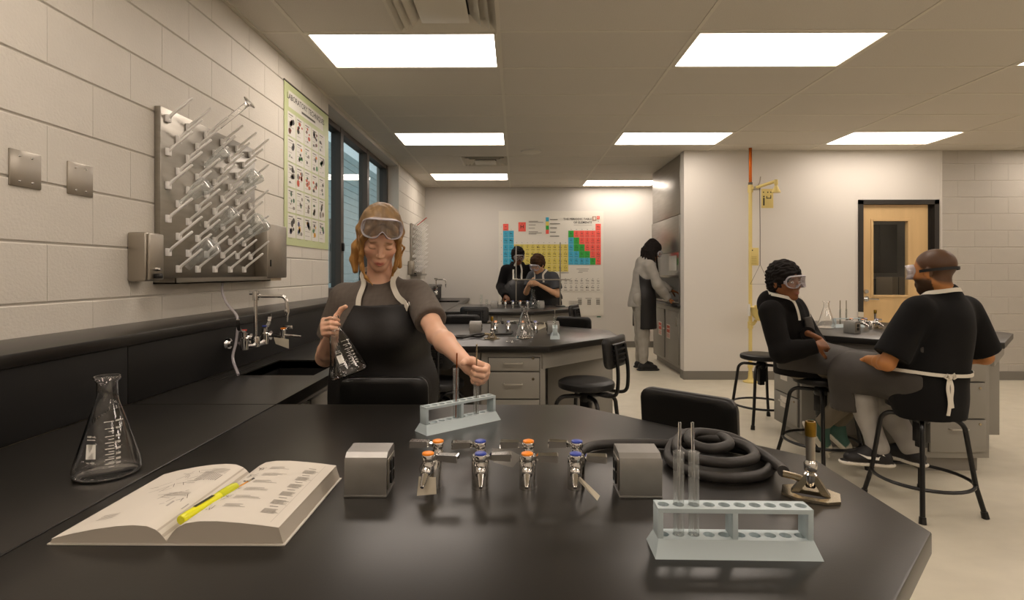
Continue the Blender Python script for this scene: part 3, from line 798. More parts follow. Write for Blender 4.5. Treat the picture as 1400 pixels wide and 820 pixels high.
# ---- gas turrets
def turret(cap, fine=True):
    t = thing('gas_turret', 'x', 'gas valve'); n = 20 if fine else 10
    B().lathe([(.0188, 0), (.0188, .003), (.0185, .006), (.0185, .008), (.0185, .064), (.016, .069), (0, .069)], n + 4).done('column', 'chrome', t, 40)
    for s in (-1, 1):
        vb = B().lathe([(0, .044), (.0105, .045), (.0125, .049), (.0125, .064), (.0105, .067), (.0105, .071), (.0128, .073), (.0128, .081), (.0115, .0835), (0, .0835)], n, c=(0, s * .041, 0)).done('valve_body', 'chrome', t, 40)
        B().cyl((0, s * .012, .057), (0, s * .036, .057), .0095, n=n).done('branch', 'chrome', vb)
        B().lathe([(0, .0872), (.0095, .0872), (.0118, .086), (.012, .083), (0, .083)], n, c=(0, s * .041, 0)).done('index_cap', cap, vb)
        b = B(); d = -s                                       # front lever to +x, back lever to -x
        b.loft([[(d * x, s * .041 - w, .0755 + dz - h), (d * x, s * .041 + w, .0755 + dz - h), (d * x, s * .041 + w, .0755 + dz + h), (d * x, s * .041 - w, .0755 + dz + h)]
                for x, w, h, dz in ((.010, .006, .004, 0), (.018, .0058, .0034, .002), (.022, .0085, .0058, .003), (.060, .0105, .0072, .002), (.062, .009, .006, .002))])
        b.done('lever', 'chrome', vb, 30)
        dr_ = Vector((0, s * .87, -.5)); p = Vector((0, s * .05, .054))
        prof = [(0, 0), (.0105, 0), (.0115, .006), (.0105, .011), (.007, .013)] + [q for k in range(5) for q in ((.0078 - k * .0006, .014 + k * .0052), (.0062 - k * .0006, .0188 + k * .0052))] + [(.0035, .042), (0, .042)]
        M = Matrix.Translation(p) @ Vector((0, 0, 1)).rotation_difference(dr_).to_matrix().to_4x4()
        B().lathe(prof, n, M).done('hose_nozzle', 'chrome', vb, 50)
    return t
TU = {c: turret(c) for c in ('orange_cap', 'blue_cap')}
used = set()
def put_turret(cap, loc, label, rz=0):
    if cap not in used: t = TU[cap]; used.add(cap)
    else: t = copy_tree(TU[cap])
    t.location = loc; t.rotation_euler = (0, 0, rz); setp(t, label, 'gas valve', 'chrome gas valve turrets'); return t
for i, (x, c, lb) in enumerate(((-.174, 'orange_cap', 'leftmost chrome gas turret with orange caps and a paper tag on the front table'), (-.075, 'blue_cap', 'second chrome gas turret from the left, blue caps, on the front table'),
                                (.024, 'orange_cap', 'third chrome gas turret from the left, orange caps, on the front table'), (.125, 'blue_cap', 'rightmost chrome gas turret with blue caps on the front table'))):
    put_turret(c, (x, 1.152, TOP), lb, R((-6, 4, -3, -8)[i]))
def power_box(label, loc, rz=0, proto=[None]):
    if proto[0] is None:
        t = thing('power_box', 'x', 'outlet box')
        b = B(); prof = [(-.036, .004), (-.036, .062), (-.031, .078), (-.02, .086), (.03, .089), (.036, .083), (.036, .004)]
        b.loft([[(x * (1 if 1 else 1), y, z) for y, z in prof] for x in (-.042, -.0405, .0405, .042)]); b.done('housing', 'alu_box', t, 30)
        B().box(-.043, -.037, 0, .043, .037, .005, .001).done('base_plate', 'alu_box', t)
        for s in (-1, 1):
            pl_ = B().box(min(s * .042, s * .0445), -.028, .012, max(s * .042, s * .0445), .03, .074, .001).done('outlet_plate', 'steel_plate', t)
            for z in (.03, .056):
                so = B().box(min(s * .0445, s * .046), -.013, z - .011, max(s * .0445, s * .046), .013, z + .011, .003).done('socket', 'black_plastic', pl_)
            B().cyl((s * .0445, 0, .043), (s * .046, 0, .043), .003, n=8).done('screw', 'chrome', pl_)
        proto[0] = t
    else: t = copy_tree(proto[0])
    t.location = loc; t.rotation_euler = (0, 0, rz); setp(t, label, 'outlet box', 'aluminium bench outlet boxes')
power_box('aluminium outlet box on the front table, left of the gas turrets', (-.302, 1.135, TOP))
power_box('aluminium outlet box on the front table, right of the gas turrets', (.248, 1.135, TOP))
# tags hanging on turrets
def tag_card(label, pts, m='paper_tag', hole=None, loc=None):
    t = thing('hang_tag', label, 'tag', loc)
    a = [Vector(p) for p in pts]; n = (a[1] - a[0]).cross(a[2] - a[0]).normalized() * .0006
    v = [p - n for p in a] + [p + n for p in a]; k = len(a)
    B().raw(v, [tuple(range(k))[::-1], tuple(range(k, 2 * k))] + [(i, (i + 1) % k, k + (i + 1) % k, k + i) for i in range(k)]).done('card', m, t, None)
    if hole: B().tube([hole[0], hole[1], hole[2]], .0008, 6).done('cord', 'graphite', t)
tag_card('small paper tag hanging from the leftmost gas turret', [(-.017, 0, .0), (.016, .004, -.003), (.018, -.002, -.034), (-.02, -.006, -.036)], hole=[(-.012, .012, .022), (-.018, .01, .012), (-.012, 0, 0)], loc=(-.176, 1.090, TOP + .046))
tag_card('clear plastic tag on the third gas turret pointing left', [(0, 0, 0), (-.028, .004, .014), (-.065, .006, .016), (-.062, .0, -.012), (-.02, -.004, -.022)], 'tag_clear', hole=[(.01, 0, .01), (.006, .002, .008), (0, 0, -.002)], loc=(.012, 1.19, TOP + .052))
tag_card('narrow folded tag leaning from the rightmost gas turret to the table', [(0, 0, 0), (.006, -.002, .004), (.052, -.016, -.036), (.046, -.022, -.043)], hole=[(-.004, .016, .016), (-.004, .01, .01), (0, 0, 0)], loc=(.112, 1.10, TOP + .047))
# ---- Bunsen burner and hose
def burner(label, loc, rz):
    t = thing('bunsen_burner', label, 'burner', loc, rz, 'bunsen burners')
    oct_ = [(.052, -.022), (.052, .022), (.028, .04), (-.028, .04), (-.052, .022), (-.052, -.022), (-.028, -.04), (.028, -.04)]
    inn = [(x * .66, y * .62) for x, y in oct_]
    v = []
    for z in (0.001, .006):
        v += [(x, y, z) for x, y in oct_] + [(x, y, z) for x, y in inn]
    f = []
    for i in range(8):
        j = (i + 1) % 8; f += [(i, j, 8 + j, 8 + i), (16 + i, 16 + j, 24 + j, 24 + i), (i, j, 16 + j, 16 + i), (8 + i, 8 + j, 24 + j, 24 + i)]
    B().raw(v, f).done('base_plate', 'nickel', t, 30)
    b = B()
    for s in (-1, 1): b.loft([[(s * .028 + q[0] * .007, q[1] * .011, .006) for q in ((-1, -1), (1, -1), (1, 1), (-1, 1))], [(s * .005 + q[0] * .007, q[1] * .009, .042) for q in ((-1, -1), (1, -1), (1, 1), (-1, 1))]])
    b.box(-.03, -.007, .004, .03, .007, .012); b.done('bracket', 'nickel', t)
    B().lathe([(0, .016), (.009, .018), (.012, .03), (.0125, .044), (.009, .048), (.012, .052), (.0125, .066), (.0095, .07), (.0085, .072)], 20).done('collar', 'chrome', t, 40)
    B().lathe([(.0085, .07), (.0085, .125)], 20).done('barrel', 'steel_plate', t)
    B().lathe([(.0085, .120), (.0105, .121), (.0108, .146), (.0095, .15), (.007, .15), (.007, .13)], 20).done('burner_tip', 'brass', t, 40)
    B().tube([(-.008, 0, .03), (-.03, .0, .034), (-.05, 0, .036)], .007, 10).done('gas_inlet', 'nickel', t)
    return t
burner('bunsen burner with brass tip at the right of the front table', (.592, 1.115, TOP), R(-28))
burner('bunsen burner near the left of the second table', (-.165, 3.72, TOP), R(10))
hz = TOP + .0127
pts = [(.128, 1.245, TOP + .033), (.14, 1.30, hz + .006), (.20, 1.395, hz), (.32, 1.412, hz), (.40, 1.40, hz + .002), (.50, 1.40, hz), (.575, 1.34, hz), (.58, 1.26, hz), (.52, 1.19, hz), (.43, 1.18, hz), (.37, 1.235, hz), (.36, 1.31, hz + .004), (.41, 1.385, hz + .022),
       (.49, 1.375, hz + .025), (.545, 1.315, hz + .024), (.53, 1.235, hz + .023), (.455, 1.205, hz + .022), (.39, 1.25, hz + .020), (.385, 1.33, hz + .022), (.435, 1.405, hz + .029), (.505, 1.37, hz + .031), (.50, 1.30, hz + .032), (.44, 1.275, hz + .030), (.415, 1.33, hz + .032), (.45, 1.385, hz + .036), (.53, 1.36, hz + .03), (.575, 1.27, hz + .012), (.57, 1.19, hz + .016), (.552, 1.145, TOP + .038)]
o = B().tube(smoothpath(pts, 7), .0118, 12).done('rubber_hose', 'rubber_hose', None); top(o, 'coiled black rubber hose from the front gas turret to the burner', 'hose')
o = B().tube(smoothpath([(-.205, 3.72, TOP + .036), (-.25, 3.735, TOP + .014), (-.33, 3.80, TOP + .011), (-.42, 3.78, TOP + .011), (-.36, 3.70, TOP + .011), (-.27, 3.80, TOP + .024), (-.18, 3.88, TOP + .012), (-.05, 3.93, TOP + .012), (-.03, 3.97, TOP + .02)], 6), .0085, 10).done('rubber_hose', 'rubber_hose', None)
top(o, 'black rubber hose of the burner on the second table', 'hose')
# ---- test tube racks
def rack(label, loc, rz, n=10, L=.245):
    t = thing('test_tube_rack', label, 'rack', loc, rz, 'pale plastic test tube racks')
    w = L / n
    def holed(z0, z1, half, r, thru):
        b = B()
        for i in range(n):
            cx = -L / 2 + w * (i + .5); m = 16
            sq = []; ci = []
            for k in range(m):
                a = 2 * math.pi * k / m; c, s = math.cos(a), math.sin(a); q = 1 / max(abs(c), abs(s)); sq.append((cx + c * q * w / 2, s * q * half)); ci.append((cx + c * r, s * r))
            v = [(x, y, z1) for x, y in sq] + [(x, y, z1) for x, y in ci] + [(x, y, z0) for x, y in ci] + [(x, y, z0) for x, y in sq]
            f = []
            for k in range(m):
                j = (k + 1) % m
                f += [(k, j, m + j, m + k), (m + k, m + j, 2 * m + j, 2 * m + k)]
                if thru: f.append((2 * m + k, 2 * m + j, 3 * m + j, 3 * m + k))
            if not thru: f.append(tuple(range(2 * m, 3 * m)))
            b.raw(v, f)
        return b
    b = holed(.066, .073, .017, .0092, True); h = L / 2
    b.raw([(-h, -.017, .066), (h, -.017, .066), (h, -.017, .073), (-h, -.017, .073)], [(0, 1, 2, 3)]); b.raw([(-h, .017, .066), (h, .017, .066), (h, .017, .073), (-h, .017, .073)], [(0, 1, 2, 3)])
    for s in (-1, 1): b.raw([(s * h, -.017, .066), (s * h, .017, .066), (s * h, .017, .073), (s * h, -.017, .073)], [(0, 1, 2, 3)])
    b.done('top_shelf', 'rack_blue', t, 30, recalc=True)
    b = holed(.017, .0245, .0185, .0092, False); b2 = B()
    b.done('cup_shelf', 'rack_blue', t, 30)
    b2 = B(); e = .008
    v = [(-h - e, -.033, 0), (h + e, -.033, 0), (h + e, .033, 0), (-h - e, .033, 0), (-h, -.0185, .0245), (h, -.0185, .0245), (h, .0185, .0245), (-h, .0185, .0245)]
    b2.raw(v, [(0, 1, 5, 4), (1, 2, 6, 5), (2, 3, 7, 6), (3, 0, 4, 7), (0, 3, 2, 1)]); b2.done('foot', 'rack_blue', t, None)
    for x in (-h + .004, 0, h - .004): B().box(x - .0045, -.0165, .024, x + .0045, .0165, .0665, .001).done('upright', 'rack_blue', t)
    return t
def tube_in(loc, label, h=.15, r=.0085, tilt=(0, 0), glass='tube_glass'):
    t = thing('test_tube', label, 'test tube', loc, 0, 'glass test tubes'); t.rotation_euler = (tilt[0], tilt[1], 0)
    pr = [(0, 0), (r * .6, r * .25), (r * .92, r * .7), (r, r * 1.3), (r, h - .003), (r + .0012, h - .001), (r + .0005, h)]
    inn = [(r - .0012, h - .002), (r - .0012, r * 1.3), (r * .5, r * .5), (0, r * .35)]
    B().lathe(pr + inn if glass == 'glass' else pr, 20).done('glass_wall', glass, t, 60); return t
def rod(loc, label, h=.2, r=.0026, tilt=(0, 0), m='glass'):
    t = thing('stirring_rod', label, 'glass rod', loc, 0, 'stirring rods'); t.rotation_euler = (tilt[0], tilt[1], 0)
    B().lathe([(0, 0), (r, .001), (r, h - .001), (0, h)], 12).done('rod', m, t, 60); return t
RF = (.349, .897, TOP)
rack('pale plastic test tube rack in the right foreground', RF, R(-1))
for i, k in enumerate((1, 2)):
    x = RF[0] - .1225 + .0245 * (k + .5)
    tube_in((x, RF[1], TOP + .0175), ['left', 'right'][i] + ' of the two test tubes in the foreground rack', h=.142)
    rod((x - .001 + .003 * i, RF[1] + .002, TOP + .022), 'glass rod standing in the ' + ['left', 'right'][i] + ' foreground test tube', .185, .0026, (0, R(2.2 * (1 - 2 * i) * .5)))
RG = Vector((-.168, 1.622, TOP)); ra = math.atan2(.17, .2)
rack('pale plastic test tube rack under the standing woman\'s reaching hand', RG, ra)
u = Vector((math.cos(ra), math.sin(ra), 0))
TG = RG + u * .058; TG2 = RG - u * .0245 * .6
tube_in(RG - u * .0125 + Vector((0, 0, .018)), 'test tube standing at the middle of the far rack', .152); rod(RG - u * .0125 + Vector((0, 0, .024)), 'dark stirring rod sticking out of the middle test tube', .19, .002, (0, R(1)), 'copper')
tube_in(RG + u * .0612 + Vector((0, 0, .018)), 'test tube gripped in the standing woman\'s fingers', .15); rod(RG + u * .0612 + Vector((0, 0, .024)), 'stirring rod in the test tube the woman holds', .21, .0022, (0, R(.5)), 'nickel')
# ---- things on the second table
for x, c, lb in ((-.155, 'orange_cap', 'leftmost gas turret on the second table'), (-.06, 'blue_cap', 'second gas turret from the left on the second table'), (.04, 'orange_cap', 'gas turret right behind the flask on the second table'), (.14, 'blue_cap', 'rightmost gas turret on the second table')):
    put_turret(c, (x, 4.08, TOP), lb)
power_box('aluminium outlet box left of the turrets on the second table', (-.30, 4.06, TOP)); power_box('aluminium outlet box right of the turrets on the second table', (.27, 4.06, TOP))
tag_card('white card leaning on the rightmost turret of the second table', [(-.03, 0, -.02), (.03, 0, .005), (.022, .01, .04), (-.034, .01, .012)], 'paper_tag', loc=(.185, 4.03, TOP + .045))
rack('white test tube rack seen end-on at the right of the second table', (.268, 3.83, TOP), R(86))
for q, y in ((0, 3.80), (1, 3.87)):
    tube_in((.268 - (.004 if q == 0 else 0), y, TOP + .018), ['nearer', 'farther'][q] + ' test tube in the end-on rack on the second table', .12, glass='glass_far'); rod((.268 + (.003 if q else -.003), y, TOP + .02), ['nearer', 'farther'][q] + ' glass rod in the end-on rack on the second table', .17, .002)
o = thing('watch_glass', 'small shallow glass dish on the second table near its front edge', 'dish', (-.035, 3.52, TOP)); B().lathe([(0, .001), (.02, .002), (.032, .007), (.033, .008)], 24).done('bowl', 'glass_far', o)
# ---- third table
for x, c, lb in ((-.14, 'orange_cap', 'leftmost gas turret on the third table'), (-.045, 'blue_cap', 'second gas turret on the third table'), (.05, 'orange_cap', 'third gas turret on the third table'), (.14, 'blue_cap', 'rightmost gas turret on the third table')):
    put_turret(c, (x, 7.01, TOP), lb)
power_box('outlet box left of the turrets on the third table', (-.28, 6.99, TOP)); power_box('outlet box right of the turrets on the third table', (.31, 6.99, TOP))
def cylinder(loc, label, h, r, grp='measuring cylinders on the third table'):
    t = thing('measuring_cylinder', label, 'cylinder', loc, 0, grp)
    B().lathe([(0, .004), (r, .006), (r, h), (r + .003, h + .002)], 20).done('tube', 'glass_far', t, 60); B().lathe([(0, 0), (r * 1.7, 0), (r * 1.7, .004), (r, .008), (0, .008)], 20).done('foot', 'glass_far', t)
cylinder((-.44, 6.87, TOP), 'taller measuring cylinder at the left of the third table', .17, .016); cylinder((-.37, 6.87, TOP), 'shorter measuring cylinder at the left of the third table', .11, .016)
def ring_stand(loc, label, h, clamp, ext):
    t = thing('ring_stand', label, 'stand', loc, 0, 'ring stands on the third table')
    B().box(-.06, -.1, 0, .06, .1, .012, .003).done('base', 'black_metal', t); B().cyl((0, 0, .01), (0, 0, h), .0085, n=12).done('rod', 'steel_plate', t)
    if clamp:
        B().box(-.02, -.02, .335, .02, .02, .37, .004).done('boss_head', 'steel_plate', t); B().cyl((-.03, -.022, .352), (ext, -.022, .352), .009, n=12).done('cross_bar', 'steel_plate', t)
ring_stand((-.005, 7.25, TOP), 'ring stand with a long cross bar before the student in black', .80, True, .70); ring_stand((.575, 7.252, TOP), 'plain ring stand at the right end of the third table', .84, False, 0)
B_ = thing('glass_beaker', 'small glass beaker beside the flask on the third table', 'beaker', (.262, 6.93, TOP)); B().lathe([(0, .001), (.03, .001), (.033, .005), (.033, .085), (.036, .09)], 20).done('wall', 'glass_far', B_)
# ---- island
for x, y, c, lb in ((2.66, 4.33, 'orange_cap', 'left gas turret on the island table'), (2.79, 4.36, 'blue_cap', 'right gas turret on the island table')): put_turret(c, (x, y, TOP), lb, R(35))
power_box('aluminium outlet box with sockets on the island table', (2.50, 4.13, TOP), R(-62))
rack('pale test tube rack behind the outlet box on the island', (2.72, 4.55, TOP), R(8))
for q, x in enumerate((2.655, 2.705)):
    tube_in((x, 4.545, TOP + .018), ['left', 'right'][q] + ' test tube in the island rack', .13, glass='glass_far'); rod((x, 4.545, TOP + .02), ['left', 'right'][q] + ' stirring rod in the island rack', .20, .003, m='nickel')
tag_card('white tag standing up from the island gas turret', [(-.025, 0, 0), (.02, .004, -.004), (.026, .01, .036), (-.02, .008, .04)], 'paper_tag', loc=(2.70, 4.34, TOP + .10))
burner('bunsen burner standing on the island table', (2.86, 4.42, TOP), R(200))
# ---- drying rack on the block wall
def drying_rack(y0, label, red=False):
    t = thing('drying_rack', label, 'drying rack', (XL + .002, y0, 1.27), 0, 'wall drying racks')
    B().box(0, 0, 0, .028, .88, .775, .003).done('back_board', 'steel', t)
    b = B(); b.box(.0, -.006, -.012, .10, .93, -.006); b.box(.096, -.006, -.012, .10, .93, .014); b.box(0, -.006, -.012, .1, -.002, .014); b.box(0, .926, -.012, .1, .93, .014); b.done('drip_tray', 'steel', t)
    d = Vector((.78, 0, .625)); k = 0
    pm = None
    for c in range(11):
        for r_ in range(5):
            z = .73 - .15 * r_ - (.075 if c % 2 else 0); y = .045 + c * .0765
            if z < .03: continue
            if pm is None:
                b = B(); b.box(0, -.014, -.017, .014, .014, .017, .002); b.tube([(.006, 0, 0), d * .03, d * .145, d * .148], [.0075, .0066, .006, .004], 8); pm = b.mesh('peg', 40)
            p = link('peg', pm, 'peg_plastic', t, (.028, y, z)); k += 1
            if red and c == 2 and r_ == 0:
                B().cyl(Vector((.03, y, z)) + d * .05, Vector((.03, y, z)) + d * .24, .007, n=8).done('red_peg', 'red_plastic', t)
    return t
drying_rack(2.42, 'steel drying rack with white pegs on the near left block wall'); drying_rack(8.28, 'small looking far drying rack near the back wall corner', True)
PD = Vector((.78, 0, .625)).normalized(); q90 = Vector((0, 0, 1)).rotation_difference(-PD)
for (y, z, h, r, nr, lb) in ((3.03, 1.745, .16, .045, .016, 'small flask drying on a right hand peg, nearest the poster'), (3.05, 1.475, .185, .056, .018, 'largest flask drying at the lower right over the towel dispenser'), (2.54, 1.62, .15, .040, .015, 'small flask drying on a left hand peg at mid height'),
                              (2.575, 1.33, .165, .045, .017, 'flask drying on the lowest left peg'), (2.72, 1.82, .14, .030, .014, 'narrow flask drying near the upper middle'), (2.79, 1.52, .15, .036, .015, 'flask drying at the centre right of the pegs')):
    f = make_flask('drying_flask', lb, 'glassware drying on the pegs', h, r, nr, 'tube_glass', n=28, cat='flask')
    f.rotation_mode = 'QUATERNION'; f.rotation_quaternion = q90; f.location = Vector((XL + .045, y, z)) + PD * (h + .012)
o = thing('measuring_cylinder', 'glass cylinder with round foot on the top drying peg', 'cylinder', group='glassware drying on the pegs')
B().lathe([(0, 0), (.034, 0), (.035, .003), (.018, .012), (.0125, .02), (.0125, .23), (.015, .235), (.011, .235), (.0105, .022), (0, .02)], 24).done('tube', 'glass', o, 50)
o.rotation_mode = 'QUATERNION'; o.rotation_quaternion = q90; o.location = Vector((XL + .045, 2.80, 2.02)) + PD * .25
o = B().tube(smoothpath([(-1.53, 2.86, 1.256), (-1.515, 2.83, 1.205), (-1.40, 2.66, 1.155), (-1.285, 2.53, 1.10), (-1.265, 2.48, 1.0), (-1.26, 2.44, .93), (-1.20, 2.37, .868)], 6), .006, 10).done('drain_tube', 'goggle_vinyl', None); top(o, 'clear drain tube hanging from the near drying rack to the sink', 'tube')
# ---- wall dispensers and plates
def soap(y, label):
    t = thing('soap_dispenser', label, 'dispenser', (XL + .002, y, 1.272), 0, 'steel soap dispensers')
    B().box(0, 0, 0, .078, .1, .203, .008, 3).done('housing', 'steel_plate', t); B().box(.078, .004, .004, .092, .096, .199, .006, 3).done('cover', 'steel_plate', t)
    B().box(.09, .028, .012, .112, .06, .032, .004).done('spout', 'black_plastic', t); B().cyl((.092, .044, .05), (.112, .044, .05), .008, .006, n=14).done('push_button', 'chrome', t)
soap(2.25, 'steel soap dispenser left of the near drying rack'); soap(8.10, 'steel soap dispenser beside the far drying rack')
t = thing('towel_dispenser', 'steel paper towel dispenser right of the near drying rack', 'dispenser', (XL + .002, 3.30, 1.275))
B().box(0, 0, 0, .105, .275, .33, .006, 2).done('housing', 'steel_plate', t); B().box(.103, .03, .07, .108, .045, .11).done('sight_slot', 'dark_gap', t)
B().loft([[(.02, .04, 0), (.085, .04, 0), (.085, .235, 0), (.02, .235, 0)], [(.05, .05, -.02), (.09, .05, -.018), (.09, .225, -.018), (.05, .225, -.02)]]).done('paper_towel', 'beige_box', t, None)
for (y, z, lb) in ((1.722, 1.585, 'left steel cover plate on the block wall'), (1.948, 1.59, 'right steel cover plate, closer to the drying rack')):
    t = thing('cover_plate', lb, 'wall plate', (XL, y, z), 0, 'steel cover plates')
    B().box(0, 0, 0, .006, .117, .117, .0025).done('plate', 'steel_plate', t)
    for a in (.035, .082):
        for c in (.018, .099): B().lathe([(0, .009), (.003, .0085), (.0042, .006)], 10, Matrix.Translation((0, a, c)) @ Matrix.Rotation(R(90), 4, 'Y')).done('screw', 'chrome', t)
# ---- wall faucets and gas cock on the splash
def faucet(y, label):
    t = thing('wall_faucet', label, 'faucet', (XS, y, .985), 0, 'chrome wall faucets')
    b = B()
    for s in (-1, 1): b.cyl((0, s * .1, 0), (.012, s * .1, 0), .028, .024, n=20); b.cyl((.012, s * .1, 0), (.075, s * .1, 0), .012, n=14); b.lathe([(0, -.03), (.016, -.028), (.018, 0), (.018, .025), (.013, .03), (.013, .05), (0, .052)], 18, c=(.078, s * .1, 0))
    b.tube([(.078, -.1, -.012), (.082, -.05, -.018), (.082, .05, -.018), (.078, .1, -.012)], .012, 12); b.lathe([(0, -.03), (.018, -.028), (.02, .0), (.016, .02), (0, .022)], 16, c=(.082, 0, -.0))
    b.done('mixer_body', 'chrome', t, 40)
    b = B(); b.cyl((.082, 0, .0), (.082, 0, .2), .0085, n=14); b.lathe([(0, .19), (.014, .192), (.015, .215), (.014, .235), (0, .238)], 16, c=(.082, 0, 0)); b.cyl((.055, 0, .226), (.1, 0, .226), .009, n=12)
    b.tube([(.085, 0, .212), (.2, 0, .212)] + arc((.2, 0, .182), .03, R(90), R(10), 6, (1, 0, 0), (0, 0, 1)) + [(.2305, 0, .15)], .0085, 12); b.lathe([(0, .15), (.011, .15), (.012, .14), (.011, .128), (.007, .122), (.0065, .105), (.004, .09), (0, .09)], 14, c=(.2305, 0, 0)); b.done('spout', 'chrome', t, 40)
    for s, cp in ((-1, 'red_cap'), (1, 'blue_cap')):
        b = B(); b.loft([[(.078 + q[0] * w, s * .1 + s * y_, z + q[1] * h) for q in ((-1, -1), (1, -1), (1, 1), (-1, 1))] for y_, z, w, h in ((0, .055, .008, .006), (.03, .058, .007, .004), (.05, .072, .008, .004), (.06, .10, .009, .003), (.058, .115, .007, .002))]) if 1 else None
        h_ = b.done('handle', 'chrome', t, 40); B().cyl((.078, s * .1, .058), (.078, s * .1, .064), .011, n=14).done('index_cap', cp, h_)
faucet(2.60, 'chrome wall faucet over the near sink'); faucet(8.46, 'chrome wall faucet over the far sink')
def gas_cock(y, label):
    t = thing('gas_cock', label, 'gas valve', (XS, y, .975), 0, 'wall gas cocks')
    b = B(); b.cyl((0, 0, 0), (.012, 0, 0), .028, .024, n=20); b.cyl((.012, 0, 0), (.07, 0, 0), .011, n=14); b.lathe([(0, -.02), (.014, -.018), (.015, .03), (.01, .034), (0, .034)], 16, c=(.075, 0, 0)); b.cyl((.085, 0, 0), (.17, 0, -.006), .009, .005, n=12); b.done('valve_body', 'chrome', t, 40)
    B().cyl((.075, 0, .034), (.075, 0, .04), .0115, n=14).done('index_cap', 'orange_cap', t); B().box(.07, .008, .03, .12, .02, .05, .003).done('lever', 'chrome', t)
gas_cock(2.92, 'small chrome gas cock on the splash right of the near faucet')
tag_card('grey tag hanging on the wall gas cock', [(0, 0, 0), (.075, .01, -.012), (.075, .012, -.062), (.01, .0, -.035)], 'paper_tag', loc=(XS + .04, 2.89, .968))
# ================================================================== POSTERS, FUME HOOD, SAFETY SHOWER
# ---- periodic table on the back wall
PX0, PX1, PZ0, PZ1 = -.31, 1.52, .55, 2.38
pt = thing('periodic_table_poster', 'large periodic table chart on the back wall', 'poster', (PX0, YB - .004, PZ0))
PW, PH = PX1 - PX0, PZ1 - PZ0
v = []; f = []; nx, nz = 24, 24
for j in range(nz + 1):
    for i in range(nx + 1): v.append((PW * i / nx, -.004 * math.sin(i * 1.1 + j * .5) * math.sin(j * .7) * (1 if j > 18 or j < 3 or i < 2 or i > 22 else .25) - .004, PH * j / nz))
for j in range(nz):
    for i in range(nx): a = j * (nx + 1) + i; f.append((a, a + 1, a + nx + 2, a + nx + 1))
mat('poster_sheet', '#dcd7cb', .3, spec=.5)
B().raw(v, f).done('sheet', 'poster_sheet', pt, 60)
P = Print(); K = '#2c2925'
k = PW / (822.9 - 681.8); ux = lambda cx: (660 + cx / 4.82 - 681.8) * k; uz = lambda cy: PH - (270 + cy / 4.82 - 289) * k
cw = 35.3 / 4.82 * k; ch = 44.3 / 4.82 * k
BLU, YEL, GRN, RED, WHT = '#41a9c9', '#d8c765', '#2fa03a', '#ee5f52', '#dcd7cb'
sym = {1: {1: 'H', 18: 'He'}, 2: dict(zip([1, 2] + list(range(13, 19)), 'Li Be B C N O F Ne'.split())), 3: dict(zip([1, 2] + list(range(13, 19)), 'Na Mg Al Si P S Cl Ar'.split())),
       4: dict(zip(range(1, 19), 'K Ca Sc Ti V Cr Mn Fe Co Ni Cu Zn Ga Ge As Se Br Kr'.split())), 5: dict(zip(range(1, 19), 'Rb Sr Y Zr Nb Mo Tc Ru Rh Pd Ag Cd In Sn Sb Te I Xe'.split())),
       6: dict(zip(range(1, 19), 'Cs Ba La Hf Ta W Re Os Ir Pt Au Hg Tl Pb Bi Po At Rn'.split())), 7: dict(zip(range(1, 13), 'Fr Ra Ac Rf Db Sg Bh Hs Mt Ds Rg Cn'.split()))}
num = {'H': 1}
order = 'H He Li Be B C N O F Ne Na Mg Al Si P S Cl Ar K Ca Sc Ti V Cr Mn Fe Co Ni Cu Zn Ga Ge As Se Br Kr Rb Sr Y Zr Nb Mo Tc Ru Rh Pd Ag Cd In Sn Sb Te I Xe Cs Ba La Ce Pr Nd Pm Sm Eu Gd Tb Dy Ho Er Tm Yb Lu Hf Ta W Re Os Ir Pt Au Hg Tl Pb Bi Po At Rn Fr Ra Ac Th Pa U Np Pu Am Cm Bk Cf Es Fm Md No Lr Rf Db Sg Bh Hs Mt Ds Rg Cn'.split()
def pcol(r, c):
    if r == 1: return RED
    if c <= 2: return BLU
    if c <= 12: return YEL
    if c == 18: return RED
    g = {2: 'GRRRR', 3: 'BGRRR', 4: 'BGGRR', 5: 'BBGGR', 6: 'BBBBG'}[r][c - 13]
    return {'G': GRN, 'R': RED, 'B': BLU}[g]
def cell(x, z, col, s):
    P.rect(x + .0012, z + .0012, cw - .0024, ch - .0024, col)
    P.text(s, x + cw / 2, z + ch * .56, ch * .36, K, .0006, 'CENTER', .0006, 1); P.text(str(order.index(s) + 1), x + cw / 2, z + ch * .85, ch * .17, K, .0006, 'CENTER', 0, 1)
    P.rect(x + cw * .22, z + ch * .17, cw * .56, ch * .06, '#5a5148', .0006)
for r in sym:
    for c, s in sym[r].items(): cell(ux(133) + (c - 1) * cw, uz(175) - r * ch, pcol(r, c), s)
for row, (a, z) in enumerate(((57, 525), (89, 569))):
    for i in range(14): cell(ux(768) - (14 - i) * cw, uz(z) - ch, WHT, order[a + i])
for c in range(18): P.text(str(c + 1), ux(133) + (c + .5) * cw, uz({0: 166, 1: 212, 17: 160}.get(c, 212 if c > 11 else 298)), .022, K, 0, 'CENTER', 0, 1)
for r in range(7): P.text(str(r + 1), ux(122), uz(197 + r * 44.3), .022, K, 0, 'CENTER', 0, 1)
P.text('THE PERIODIC TABLE', ux(710), uz(145), .052, K, 0, 'RIGHT', .0012); P.text('OF ELEMENTS', ux(710), uz(167), .052, K, 0, 'RIGHT', .0012)
P.rect(ux(592), uz(185), ux(710) - ux(592), .005, '#8b847a')
P.rect(ux(713), uz(155), ux(738) - ux(713), uz(127) - uz(155), '#8a6a55'); P.rect(ux(719), uz(150), .04, .05, '#d9cdbd', .0005); P.rect(ux(742), uz(146), ux(760) - ux(742), uz(125) - uz(146), '#d8503f'); P.text('C', ux(751), uz(135), .04, '#e8e0d4', .0005, 'CENTER')
